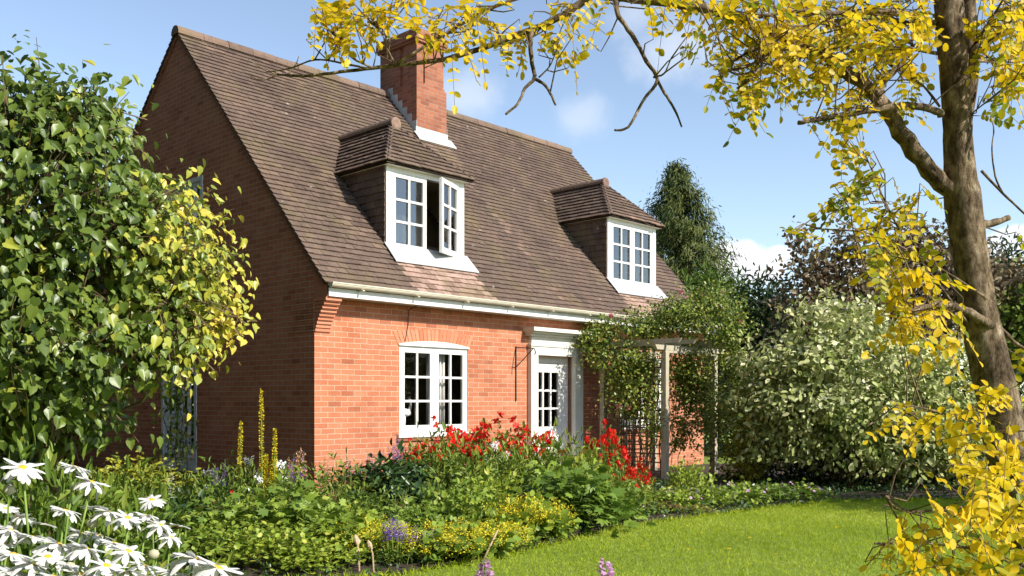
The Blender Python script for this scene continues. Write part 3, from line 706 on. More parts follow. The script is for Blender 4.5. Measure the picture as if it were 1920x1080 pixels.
# dormers
def dormer(x0, x1, open_angle, label):
    zb, zt = 3.62, 4.93; yb = (zt - 3.26) / K1
    root = MB()
    c = (x0 + x1) / 2
    # structural corner posts, head and sill
    root.box(x0, x0 + .11, DY - .02, DY + .08, zb, zt); root.box(x1 - .11, x1, DY - .02, DY + .08, zb, zt)
    root.box(x0 + .11, x1 - .11, DY - .018, DY + .078, zt - .07, zt - .001); root.box(x0 + .11, x1 - .11, DY - .022, DY + .078, zb, zb + .06)
    root.box(x0 - .03, x1 + .03, DY - .075, DY + .0, zb - .015, zb + .035)
    root.box(c - .022, c + .022, DY - .012, DY + .06, zb + .06, zt - .07) if open_angle == 0 else None
    dm = root.build('dormer', M['white'], H); tag(dm, label)
    T = lambda t, o, z: (t, DY - o, z)
    m, g = casement(T, x0 + .112, c - .002, -.03, zb + .062, zt - .072, 2, 3, stile=.075, rail_b=.09, rail_t=.07, bar=.036); m.build('casement', M['white'], dm); g.build('glass', M['glass_up'], dm)
    m, g = casement(T, c + .002, x1 - .112, -.03, zb + .062, zt - .072, 2, 3, stile=.075, rail_b=.09, rail_t=.07, bar=.036)
    cm = m.build('casement', M['white'], dm); gm = g.build('glass', M['glass_up'], dm)
    if open_angle:
        for o in (cm, gm):
            piv = Vector((x1 - .112, DY + .0, 0)); rot = Matrix.Translation(piv) @ Matrix.Rotation(open_angle, 4, 'Z') @ Matrix.Translation(-piv)
            o.matrix_local = rot
    # cheeks hung with tiles
    for xw, sgn in ((x0, -1), (x1, 1)):
        mb = MB()
        mb.face([(xw, DY + .04, roof_front(DY)), (xw, DY + .04, zt), (xw, yb + .1, zt), ])
        cs = []; z = zb
        while z < zt:
            yr = (z - 3.26) / K1 + .02
            cs.append((z, DY + .0, max(yr, DY)))
            z += .115
        if sgn < 0: tiles(mb, (xw, 0, 0), (0, -1, 0), (0, 0, 1), [(s, -b, -a) for s, a, b in cs], .115, TW, .012, lambda x, s: random.uniform(.05, .5))
        else: tiles(mb, (xw, 0, 0), (0, 1, 0), (0, 0, 1), cs, .115, TW, .012, lambda x, s: random.uniform(.05, .5))
        mb.build('cheek', M['tile'], dm)
    # hipped roof: ridge running back, two side slopes and a front hip
    rx = c - .20; ry, rz = 1.0, 5.80; ze = zt + .02
    ex0, ex1, ey = x0 - .10, x1 + .10, DY - .16
    yR = (rz - 3.26) / K1
    mb = MB()
    def slope(A, B, C, D):
        """A-B eave, C-D top edge above A and B"""
        A, B, C, D = map(Vector, (A, B, C, D)); U = (B - A).normalized(); n_ = U.cross(C - A).normalized(); S = n_.cross(U).normalized()
        f = lambda p: ((p - A).dot(U), (p - A).dot(S))
        (ca, cs), (da, ds), (ba, _) = f(C), f(D), f(B); top = max(cs, ds); cs_ = []
        k = 0
        while k * .105 < top - .02:
            s = k * .105; u0 = ca * min(1, s / cs) if cs > 1e-6 else 0; u1 = ba + (da - ba) * min(1, s / ds)
            cs_.append((s, u0, u1)); k += 1
        def tn(x, s): return min(1, max(0, .42 + random.gauss(0, .14) + (.2 if s < .1 else 0)))
        mb.face([A - n_ * .012, B - n_ * .012, D - n_ * .012, C - n_ * .012], tone=.2)
        tiles(mb, A, U, S, cs_, .105, TW, TT, tn, lift=1.15)
    yE = (ze - 3.26) / K1 + .05
    slope((ex0, ey, ze), (ex1, ey, ze), (rx, ry, rz), (rx, ry, rz))
    slope((ex0, yE, ze), (ex0, ey, ze), (rx, yR + .05, rz), (rx, ry, rz))
    slope((ex1, ey, ze), (ex1, yE, ze), (rx, ry, rz), (rx, yR + .05, rz))
    rf = mb.build('dormer_roof', M['tile'], dm)
    mb = MB(); half_round(mb, (rx, ry - .10, rz + .0), (rx, yR + .06, rz + .0), .10, .4)
    for (p, q) in (((ex0, ey, ze), (rx, ry, rz)), ((ex1, ey, ze), (rx, ry, rz))): pass
    mb.lathe((rx, ry - .11, rz + .005), [(.001, .0), (.06, .012), (.1, .0), (.105, -.03)], 14, tone=.85, axis=Vector((0, -1, 0)))
    mb.build('ridge_tiles', M['tile'], dm)
    mb = MB(); mb.face([(ex0 + .04, ey + .03, ze - .02), (ex1 - .04, ey + .03, ze - .02), (ex1 - .04, yE, ze - .02), (ex0 + .04, yE, ze - .02)]); mb.build('soffit', M['offwhite'], dm)
    # inside of the dormer
    mb = MB()
    mb.face([(x0 - .1, 2.6, 2.9), (x1 + .1, 2.6, 2.9), (x1 + .1, 2.6, 5.1), (x0 - .1, 2.6, 5.1)])
    mb.face([(x0 + .02, DY + .1, zt - .03), (x1 - .02, DY + .1, zt - .03), (x1 - .02, 2.6, zt - .03), (x0 + .02, 2.6, zt - .03)])
    for xx in (x0 + .025, x1 - .025): mb.face([(xx, DY + .1, zb - .3), (xx, 2.6, zb - .3), (xx, 2.6, zt), (xx, DY + .1, zt)])
    mb.face([(x0, DY + .1, zb - .4), (x1, DY + .1, zb - .4), (x1, 2.6, zb - .4), (x0, 2.6, zb - .4)])
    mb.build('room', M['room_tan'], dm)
    # lead apron below the sill, dressed down over the tiles
    mb = MB(); ya, yl = DY - .03, .09
    A = [(x0 - .02, ya, zb + .0), (x1 + .02, ya, zb + .0)]; q1 = (yl)
    mb.hexa([(x0 - .0, ya - .06, roof_front(ya) + .02), (x1 + .0, ya - .06, roof_front(ya) + .02), (x1 + .0, ya, roof_front(ya) + .0), (x0 - .0, ya, roof_front(ya) + .0), (x0, ya - .035, zb - .015), (x1, ya - .035, zb - .015), (x1, ya, zb - .015), (x0, ya, zb - .015)])
    y0 = ya - .06
    n = 1
    for i in range(n):
        a = x0 - .05 + (x1 - x0 + .11) * i / n; b = x0 - .05 + (x1 - x0 + .11) * (i + 1) / n
        wv = lambda x: 0.0
        mb.hexa([(a, yl + wv(a), roof_front(yl) + .078), (b, yl + wv(b), roof_front(yl) + .078), (b, ya, roof_front(ya) + .078), (a, ya, roof_front(ya) + .078), (a, yl + wv(a), roof_front(yl) + .095), (b, yl + wv(b), roof_front(yl) + .095), (b, ya, roof_front(ya) + .078), (a, ya, roof_front(ya) + .10)])
    mb.build('apron', M['lead'], dm)
dormer(*DORM[0], R(24), 'dormer with one casement standing open, nearer the gable wall')
dormer(*DORM[1], 0, 'dormer with both casements shut, beyond the chimney')

# things inside the rooms
def house_point(x, y, z): 
    p = _u * x + _v * y; return Vector((CX + p.x, 12.6 + p.y, z))
def curtain(x0, x1, y, z0, z1, label, amp=.03, k=9, group=None):
    mb = MB(); n = 30
    for i in range(n):
        a = i / n; b = (i + 1) / n
        f = lambda t: (x0 + (x1 - x0) * t, y + amp * math.sin(t * k * 2.6) + amp * .4 * math.sin(t * 31))
        (xa, ya), (xb, yb) = f(a), f(b)
        mb.face([(xa - x0, ya - y, 0), (xb - x0, yb - y, 0), (xb - x0, yb - y, z1 - z0), (xa - x0, ya - y, z1 - z0)])
    o = mb.build('curtain', M['curtain'], smooth=True); o.location = house_point(x0, y, z0); o.rotation_euler = (0, 0, TH)
    m = o.modifiers.new('cloth', 'SOLIDIFY'); m.thickness = .004
    return tag(o, label, 'curtain', group)
curtain(2.22, 2.56, .20, .9, 2.15, 'white curtain hanging behind the right casement of the ground floor window')
curtain(8.0, 8.5, .66, 3.65, 4.85, 'pale curtain behind the shut dormer window beyond the chimney')
curtain(1.72, 2.3, .72, 3.62, 4.3, 'short pale blind behind the dormer with the open casement')
def bird():
    mb = MB(); prof = [(.002, -.14), (.035, -.12), (.06, -.06), (.065, 0), (.05, .07), (.02, .13), (.004, .15)]
    mb.lathe((0, 0, .26), prof, 12, axis=Vector((1, 0, .15)))
    mb.tube([(-.09, 0, .28), (-.125, 0, .35), (-.12, 0, .42), (-.10, 0, .445)], [.035, .022, .018, .02], 8)
    mb.lathe((-.105, 0, .45), [(.001, -.03), (.022, -.015), (.027, 0), (.02, .02), (.001, .03)], 10)
    mb.tube([(-.125, 0, .45), (-.175, 0, .44)], [.009, .002], 6)
    mb.tube([(0, .02, .22), (0, .02, .02)], .012, 6); mb.tube([(0, -.02, .22), (0, -.02, .02)], .012, 6); mb.lathe((0, 0, 0), [(.001, 0), (.07, 0), (.07, .02), (.001, .022)], 14)
    o = mb.build('bird_ornament', M['ceramic'], smooth=True); o.location = house_point(1.73, .17, .92); o.rotation_euler = (0, 0, TH + R(180))
    tag(o, 'white ceramic bird ornament standing inside the ground floor window', 'ornament')
bird()


# ------------------------------------------------------------------ foliage materials
LM = {}
LM['lilac'] = leaf_mat('lilac_leaf', [(.065, .105, .014), (.12, .18, .026), (.20, .265, .045), (.40, .42, .055), (.62, .53, .065), (.74, .52, .09)], .28, .38, .45)
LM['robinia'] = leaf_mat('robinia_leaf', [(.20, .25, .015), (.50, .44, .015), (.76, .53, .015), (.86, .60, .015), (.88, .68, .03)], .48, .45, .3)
LM['mid'] = leaf_mat('mid_green_leaf', [(.065, .11, .015), (.14, .215, .028), (.25, .335, .044), (.40, .42, .075)], .32, vary=1)
LM['dark'] = leaf_mat('dark_green_leaf', [(.03, .06, .014), (.055, .105, .024), (.10, .17, .035)], .2, .35, .5, vary=.8)
LM['light'] = leaf_mat('light_green_leaf', [(.115, .185, .024), (.22, .32, .04), (.33, .42, .055), (.46, .46, .08)], .32, vary=1)
LM['golden'] = leaf_mat('golden_green_leaf', [(.20, .22, .02), (.38, .38, .035), (.52, .46, .05)], .3)
LM['vari'] = leaf_mat('variegated_leaf', [(.12, .165, .035), (.28, .33, .085), (.62, .62, .30), (.86, .84, .54)], .22, .6, .12)
LM['conifer'] = leaf_mat('cypress_spray', [(.03, .048, .011), (.06, .085, .018), (.105, .125, .028), (.17, .165, .05)], .15, .6, .2)
LM['yew'] = leaf_mat('yew_leaf', [(.018, .038, .010), (.035, .065, .016), (.07, .11, .022)], .15, .5, .3)
LM['plum'] = leaf_mat('copper_leaf', [(.07, .052, .024), (.14, .095, .05), (.25, .18, .10), (.14, .17, .045)], .25, .45, .3)
LM['rose'] = leaf_mat('rose_leaf', [(.07, .11, .016), (.14, .21, .028), (.24, .31, .04), (.38, .36, .06), (.40, .24, .10)], .3, .4, .4)
LM['red'] = leaf_mat('red_petal', [(.66, .014, .010), (.82, .028, .018), (.88, .07, .05)], .25, .5, .2)
LM['pink'] = leaf_mat('pink_petal', [(.70, .16, .26), (.80, .30, .38), (.85, .45, .50)], .3, .5, .2)
LM['mauve'] = leaf_mat('mauve_petal', [(.55, .25, .50), (.68, .40, .62), (.75, .52, .70)], .3, .5, .2)
LM['purple'] = leaf_mat('purple_petal', [(.12, .06, .30), (.22, .11, .45), (.34, .20, .55)], .25, .5, .2)
LM['yellow'] = leaf_mat('yellow_floret', [(.52, .50, .03), (.78, .64, .03), (.86, .68, .05)], .3, .6, .2)
LM['peach'] = leaf_mat('peach_petal', [(.62, .26, .16), (.74, .40, .26), (.78, .52, .40)], .3, .5, .2)
LM['whitef'] = leaf_mat('white_petal', [(.72, .72, .68), (.82, .82, .78)], .25, .5, .2)
LM['sedum'] = leaf_mat('sedum_head', [(.22, .09, .06), (.36, .15, .10), (.40, .24, .12)], .2, .6, .2)
LM['mullein'] = leaf_mat('mullein_flower', [(.45, .36, .02), (.72, .56, .02), (.84, .64, .03)], .25, .6, .2)
LM['cream'] = leaf_mat('cream_petal', [(.50, .47, .30), (.66, .62, .45)], .25, .6, .2)

def arr(p): return np.array([tuple(q) for q in p])
def pxball(px, py, d, rx, ry, rd):
    """ellipsoid centred at a picture position and distance, radii in picture pixels there and metres of depth"""
    k = d / F
    return (P(px, py, d), (rx * k, rd, ry * k))

def limb(mb, a, b, r0, r1, n=6, wig=.06, sag=0.0, sides=6):
    a = Vector(a); b = Vector(b); L = (b - a).length; pts = []
    off = Vector((0, 0, 0))
    for i in range(n + 1):
        t = i / n; p = a.lerp(b, t)
        if 0 < i < n: off = Vector((random.gauss(0, 1), random.gauss(0, 1), random.gauss(0, 1))) * wig * L
        else: off = Vector((0, 0, 0))
        pts.append(p + off + Vector((0, 0, -sag * L * 4 * t * (1 - t) * -1)))
    mb.tube(pts, [r0 + (r1 - r0) * i / n for i in range(n + 1)], sides, knob=.15)
    return pts

# ------------------------------------------------------------------ lilac at the left
def lilac():
    base = P(10, 752, 6.1); base.z = 0
    root = empty('lilac_bush', base, 0, 'large heart leaved shrub, green turning yellow, before the shaded gable', 'shrub')
    blobs = [pxball(60, 430, 5.6, 190, 230, .9), pxball(30, 640, 5.5, 190, 150, .8), pxball(60, 240, 5.9, 110, 85, .6), pxball(165, 250, 5.8, 70, 70, .5), pxball(265, 440, 5.9, 110, 120, .7),
             pxball(335, 560, 6.0, 85, 105, .5), pxball(370, 490, 6.1, 45, 75, .3), pxball(225, 655, 5.7, 100, 60, .5), pxball(345, 635, 5.8, 70, 45, .35), pxball(-140, 450, 5.8, 160, 260, .9), pxball(300, 375, 6.1, 42, 45, .35), pxball(100, 740, 5.5, 115, 70, .5), pxball(400, 590, 6.0, 32, 60, .3), pxball(205, 215, 5.9, 30, 35, .3), pxball(30, 800, 5.8, 100, 60, .4), pxball(150, 775, 6.0, 70, 40, .3), pxball(0, 200, 5.8, 35, 50, .3)]
    c, o = crown(blobs, 2050, .6, .34)
    pos, out = clumped(c, o, 9, .085)
    n = len(pos)
    px = pos[:, 0] / pos[:, 1] * F + 960; py = HY - (pos[:, 2] - EYE) / pos[:, 1] * F
    d = out * .55 + rng.normal(size=(n, 3)) * .45 + np.array([[0, 0, -.75]])
    nrm = out * .9 + np.array([[.25, -.45, .6]]) + rng.normal(size=(n, 3)) * .35
    warm = np.clip((px - 235) / 190 + .22 * np.sin(py / 60 + px / 45) + .24 * rng.normal(size=n), 0, 1)  # yellower to the right: turning leaves, plus the sunlit side put into the colour
    warm = np.maximum(warm, np.where(rng.random(n) < .10, rng.uniform(.3, .8, n), 0))
    tone = np.clip(rng.random(n) * np.where(px < 230, .34, .42) + warm * .55, 0, 1)
    size = rng.uniform(.030, .078, n) * np.where(px > 300, .85, 1)
    b = np.array([tuple(base)])
    leaf_mesh('foliage', [leaf_arrays('heart', pos - b, d, nrm, size, rng.uniform(.8, 1.05, n), tone)], LM['lilac'], root)
    mb = MB()
    stems = [(-.25, .1), (.05, -.1), (.25, .15), (.0, .3), (-.1, -.25)]
    tg = [P(-80, 420, 5.8), P(40, 330, 5.8), P(120, 470, 6.0), P(90, 420, 5.7), P(-100, 560, 5.5)]
    for (sx, sy), t in zip(stems, tg):
        pts = limb(mb, (sx * .5, sy * .5, -.02), t - base, .05, .02, 7, .03)
        for q in range(9):
            a = pts[random.randint(3, 7)]; e = c[rng.integers(len(c))]
            e = Vector(e) - base
            if (e - a).length < 1.3: limb(mb, a, e, .014, .004, 5, .05, sides=5)
    for q, w in zip(c, o):                   # leafy shoots that carry the leaf clusters
        q = Vector(q) - base; w = Vector(w); s = q - w * random.uniform(.16, .34) - Vector((0, 0, random.uniform(.02, .14)))
        mb.tube([s, s.lerp(q, .55) + Vector((random.gauss(0, .015), random.gauss(0, .015), .02)), q + w * .05], [.005, .0038, .002], 4, cap=False)
    a = P(240, 680, 5.9) - base
    for e in (P(330, 560, 5.75), P(300, 590, 5.7), P(380, 610, 5.8), P(265, 640, 5.7), P(345, 650, 5.8)): limb(mb, a, e - base, .016, .005, 6, .04)
    mb.build('stem', M['brown_stem'], root)
    # spent flower heads standing out of the top
    for px, py in ((148, 165), (225, 215), (20, 160), (55, 165), (85, 160), (170, 170)):
        mb = MB(); p = P(px, py + 35, 5.9) - base; q = P(px, py, 5.9) - base; mb.tube([p, q], [.004, .002], 4)
        for k in range(9):
            t = random.random(); s = p.lerp(q, .3 + .7 * t); e = s + Vector((random.gauss(0, .03), random.gauss(0, .03), .03)) * (1.2 - t)
            mb.tube([s, e], [.0025, .002], 3)
        mb.build('seed_head', M['darkbark'], root)
lilac()

# ------------------------------------------------------------------ background trees and shrubs
def tree(name, label, cat, base, blobs, mat, tmpl, n, per, spread, size, trunk, group=None, shell=.6, lump=.2, droop=0.0, bark='darkbark', nlimb=6, tone=None):
    base = Vector(base); root = empty(name, base, 0, label, cat, group)
    c, o = crown(blobs, n, shell, lump); pos, out = clumped(c, o, per, spread); m = len(pos)
    pos[:, 2] = np.maximum(pos[:, 2], .05)
    d = out * .6 + rng.normal(size=(m, 3)) * .6; d[:, 2] -= droop
    nrm = out + np.array([[0, 0, .5]]) + rng.normal(size=(m, 3)) * .45
    tn = (np.repeat(rng.random(n), per) * .5 + rng.random(m) * .5) if tone is None else tone(pos)
    leaf_mesh('crown' if trunk else 'foliage', [leaf_arrays(tmpl, pos - np.array([tuple(base)]), d, nrm, rng.uniform(size * .6, size * 1.1, m), 1.0, tn)], LM[mat], root)
    mb = MB(); top = Vector(blobs[0][0]) - base
    r = trunk or .04
    if trunk: mb.tube([(0, 0, -.05), (0, 0, .3), top * .5, top], [r * 1.3, r, r * .8, r * .4], 8, knob=.1)
    for k in range(nlimb):
        e = Vector(c[rng.integers(len(c))]) - base
        s = top * random.uniform(.3, .8) if trunk else Vector((random.gauss(0, .12), random.gauss(0, .12), -.02))
        limb(mb, s, s.lerp(e, .9), r * .45, r * .12, 5, .05, sides=5)
    mb.build('trunk' if trunk else 'stem', M[bark], root)
    return root

def conifer():
    d = 40.0; base = P(1290, 752, d); base.z = 0
    root = empty('weeping_conifer', base, 0, 'tall conical dark green conifer with weeping sprays rising behind the roof end', 'tree')
    topz = P(1270, 312, d).z
    prof = [(0, 2.7), (.25, 2.55), (.45, 2.3), (.62, 1.9), (.78, 1.4), (.9, .85), (.97, .42), (1, .12)]
    pz = np.array([p[0] for p in prof]); pr = np.array([p[1] for p in prof])
    n = 900
    t = 1 - rng.random(n) ** .8 * .75; an = rng.uniform(0, 2 * np.pi, n)
    r = np.interp(t, pz, pr) * (1 + .20 * np.sin(an * 5 + t * 21) + .10 * rng.normal(size=n)) * rng.choice([1, .95, .7], n)
    skew = -.75 * (t - .3)
    c = np.stack([r * np.cos(an) + skew, r * np.sin(an), t * topz], 1); o = np.stack([np.cos(an), np.sin(an), np.zeros(n)], 1)
    parts = []; per = 44
    pos = np.repeat(c, per, 0); oo = np.repeat(o, per, 0); m = len(pos)
    s = rng.random(m)
    pos = pos + oo * (rng.uniform(-.5, .12, m))[:, None] + rng.normal(size=(m, 3)) * np.array([[.16, .16, .14]]); pos[:, 2] += .12 - .25 * s
    dd = oo * .5 + np.array([[0, 0, -.8]]) + rng.normal(size=(m, 3)) * .4
    nrm = oo + rng.normal(size=(m, 3)) * .35 + np.array([[0, 0, .25]])
    tone = np.clip(np.repeat(rng.random(n), per) * .6 + rng.random(m) * .4, 0, 1)
    leaf_mesh('crown', [leaf_arrays('strip', pos, dd, nrm, rng.uniform(.12, .27, m), 1.6, tone)], LM['conifer'], root)
    mb = MB(); mb.tube([(0, 0, -.1), (0, 0, topz * .5), (-.52, 0, topz)], [.25, .16, .02], 8)
    for k in range(60):
        i = rng.integers(n); mb.tube([(skew[i], 0, c[i, 2] + .15), tuple(c[i])], [.03, .01], 4)
    mb.build('trunk', M['darkbark'], root)
conifer()

def gp(px, d): p = P(px, 752, d); return (p.x, d, 0.0)
def bl(*a): return [pxball(*q) for q in a]
tree('yew_tree', 'dark green bushy yew just right of the weeping conifer, over the pergola', 'tree', gp(1345, 28), bl((1345, 610, 28, 75, 85, 1.4), (1310, 580, 28, 40, 40, .8), (1350, 700, 28, 80, 90, 1.4)), 'mid', 'lance', 650, 12, .24, .30, .12, droop=.1, tone=lambda p: rng.random(len(p)) * .55)
tree('yew_tree', 'nearly black upright yew between the bushy yew and the copper leaved tree', 'tree', gp(1425, 26), bl((1425, 615, 26, 60, 85, 1.2), (1400, 700, 26, 75, 80, 1.3), (1450, 640, 26, 50, 90, 1)), 'yew', 'lance', 620, 13, .20, .26, .12)
tree('dark_hedge', 'dark evergreen hedge filling the gap behind the pergola', 'hedge', gp(1440, 23), bl((1380, 760, 23, 90, 110, 1.0), (1480, 760, 23, 90, 110, 1.0), (1580, 780, 23, 120, 110, 1.0), (1700, 790, 23, 120, 110, 1.0), (1820, 790, 23, 120, 110, 1.0), (1930, 790, 23, 120, 110, 1.0)), 'yew', 'oval', 1400, 9, .22, .17, 0, nlimb=12)
tree('plum_tree', 'copper leaved tree with purple brown foliage above the pale variegated shrub', 'tree', gp(1560, 22), bl((1560, 580, 22, 95, 85, 1.3), (1520, 510, 22, 45, 40, .8), (1610, 510, 22, 50, 60, .8), (1640, 600, 22, 70, 90, 1), (1490, 610, 22, 35, 60, .8), (1500, 455, 22, 26, 22, .3), (1590, 455, 22, 26, 30, .4)), 'plum', 'oval', 620, 11, .17, .15, .11, nlimb=26, lump=.32)
tree('plum_tree', 'second copper leaved tree, half hidden behind the yellow leaved trunk', 'tree', gp(1770, 25), bl((1770, 540, 25, 110, 90, 1.3), (1720, 470, 25, 45, 45, .7), (1690, 620, 25, 80, 90, 1), (1860, 580, 25, 80, 80, 1)), 'plum', 'oval', 760, 11, .22, .19, .11, nlimb=16)
tree('conifer_tree', 'dark narrow conifer at the right edge beyond the trunk', 'tree', gp(1885, 32), bl((1885, 600, 32, 45, 110, 1), (1885, 520, 32, 22, 60, .5)), 'yew', 'lance', 330, 13, .24, .32, .12)
tree('laurel_tree', 'green tree at the far right edge behind the trunk', 'tree', gp(1990, 24), bl((1990, 610, 24, 100, 120, 1.4), (1910, 640, 24, 50, 70, .8)), 'mid', 'oval', 500, 11, .24, .19, .12, tone=lambda p: rng.random(len(p)) * .5)
tree('variegated_shrub', 'big rounded shrub of pale cream variegated leaves at the back of the lawn', 'shrub', gp(1590, 14.6), bl((1590, 695, 14.6, 165, 120, 1.2), (1620, 760, 14.3, 190, 95, 1.1), (1480, 745, 14.4, 95, 85, .8), (1730, 740, 14.8, 110, 105, 1.0), (1600, 612, 14.8, 75, 48, .7), (1470, 815, 14.6, 80, 45, .5), (1690, 845, 14.0, 110, 55, .6), (1790, 830, 14.4, 90, 75, .8), (1540, 655, 14.5, 70, 60, .6), (1590, 830, 15.0, 120, 50, .5)), 'vari', 'oval', 3600, 6, .075, .11, 0, shell=.45, lump=.34, droop=.35, bark='brown_stem', nlimb=10,
     tone=lambda p: np.clip(np.repeat(rng.random(len(p) // 6), 6) * .5 + rng.random(len(p)) * .55 - .10 + .10 * np.clip((p[:, 2] - 1.1), -.6, 1.2), 0, 1))
tree('shade_leaf_bank', 'low bank of dark leaves added to deepen the shade under the variegated shrub', 'plant', gp(1600, 15.3), bl((1480, 880, 15.3, 90, 42, .5), (1600, 880, 15.2, 120, 45, .6), (1720, 885, 15.2, 110, 45, .6), (1810, 880, 15.2, 70, 50, .6), (1400, 895, 15.6, 50, 30, .4)), 'yew', 'oval', 700, 6, .09, .10, 0)  # dark leaves added to stand for the deep shade below the shrub
tree('bronze_shrub', 'bronze tinted bush squeezed between the pergola and the variegated shrub', 'shrub', gp(1410, 15.2), bl((1412, 790, 15.2, 50, 85, .5), (1440, 740, 15.2, 35, 40, .4), (1400, 860, 15.0, 45, 50, .4)), 'golden', 'lance', 420, 8, .09, .10, 0, bark='brown_stem', tone=lambda p: rng.random(len(p)) * .5)
tree('evergreen_tree', 'dark leafy tree at the left edge beyond the end of the gable', 'tree', gp(-20, 19), bl((-20, 700, 19, 110, 180, 1.6), (-200, 600, 19, 160, 280, 1.8), (40, 800, 18, 70, 90, .8)), 'yew', 'oval', 900, 11, .24, .22, .2)
# unseen trees added to darken the gable; the apple tree shades the lawn corner
for (bx, by, hh, rr) in ((-9.5, 1.0, 6.5, 3.4), (-15, 6, 9, 4.6), (-18.5, 14, 9.5, 4.8), (-22, 24, 9, 5), (-8, -7, 8, 4.4), (-1, -10, 8, 4.4), (-15, -2, 9, 4.5)):
    tree('sky_block_tree', 'tall dark tree added out of the picture to keep sky light off the gable', 'tree', (bx, by, 0), [(Vector((bx, by, hh)), (rr, rr, hh * .72)), (Vector((bx + .5, by - .6, hh * .5)), (rr * .95, rr * .95, hh * .5))], 'dark', 'oval', 1000, 8, .7, .95, .3, group='added trees that darken the gable')
tree('gable_shade_tree', 'broad dark green tree added left of the gable, out of the picture, to darken it', 'tree', (-13.5, 10.5, 0), [(Vector((-13.5, 10.5, 4.6)), (3.0, 3.6, 3.8)), (Vector((-11.8, 7.5, 3.0)), (2.2, 2.6, 2.6))], 'dark', 'oval', 1300, 10, .4, .36, .25)  # unseen, added to block more of the sky from the gable
tree('apple_tree', 'round apple tree right of the lawn, out of the picture', 'tree', (8.5, 10.2, 0), [(Vector((8.5, 10.2, 2.2)), (1.7, 1.0, 1.3)), (Vector((8.2, 10.5, 1.3)), (1.1, .8, .9))], 'mid', 'oval', 420, 10, .25, .2, .12)

# ------------------------------------------------------------------ pergola with its climbing rose
PA = Vector((P(1247, 752, 15.7).x, 15.7, 0)); W_, D_ = 1.58, 1.32
def pg(a, b, z): q = PA + _u * a + _v * b; return Vector((q.x, q.y, z))
def pergola():
    root = empty('pergola', PA, TH, 'small weathered timber pergola with trellis sides beside the front door', 'pergola')
    for a, b in ((0, 0), (W_, 0), (0, D_), (W_, D_)):
        mb = MB(); mb.box(a - .048, a + .048, b - .048, b + .048, -.05, 2.17, tone=random.random()); mb.build('post', M['oak'], root, bevel=.006)
    for b in (-.02, D_ + .02):
        mb = MB(); mb.hexa([(-.30, b - .028, 2.22), (W_ + .30, b - .028, 2.22), (W_ + .30, b + .028, 2.22), (-.30, b + .028, 2.22), (-.36, b - .028, 2.30), (W_ + .36, b - .028, 2.30), (W_ + .36, b + .028, 2.30), (-.36, b + .028, 2.30)]); 
        mb.box(-.05, W_ + .05, b - .024, b + .024, 2.172, 2.219); mb.build('beam', M['oak'], root)
    for a in (-.04, .42, .90, W_ + .02):
        mb = MB(); mb.hexa([(a - .025, -.30, 2.305 + .03), (a + .025, -.30, 2.335), (a + .025, D_ + .30, 2.335), (a - .025, D_ + .30, 2.335), (a - .025, -.36, 2.41), (a + .025, -.36, 2.41), (a + .025, D_ + .36, 2.41), (a - .025, D_ + .36, 2.41)])
        mb.box(a - .022, a + .022, -.05, D_ + .05, 2.302, 2.334); mb.build('rafter', M['oak'], root)
    for (p, q) in (((0, .07), (0, D_ - .07)), ((.07, D_), (W_ - .07, D_))):
        mb = MB(); n = 8; p = Vector((*p, 0)); q = Vector((*q, 0)); off = Vector((.012, .0, 0)) if p.x == q.x else Vector((0, .012, 0))
        for i in range(n + 1):
            x = p.lerp(q, i / n); mb.bar(x + Vector((0, 0, .1)), x + Vector((0, 0, 2.1)), .022, .010, up=off)
        for j in range(14):
            z = .15 + j * .148; mb.bar(p + off + Vector((0, 0, z)), q + off + Vector((0, 0, z)), .010, .022)
        mb.build('trellis', M['trellis'], root)
pergola()
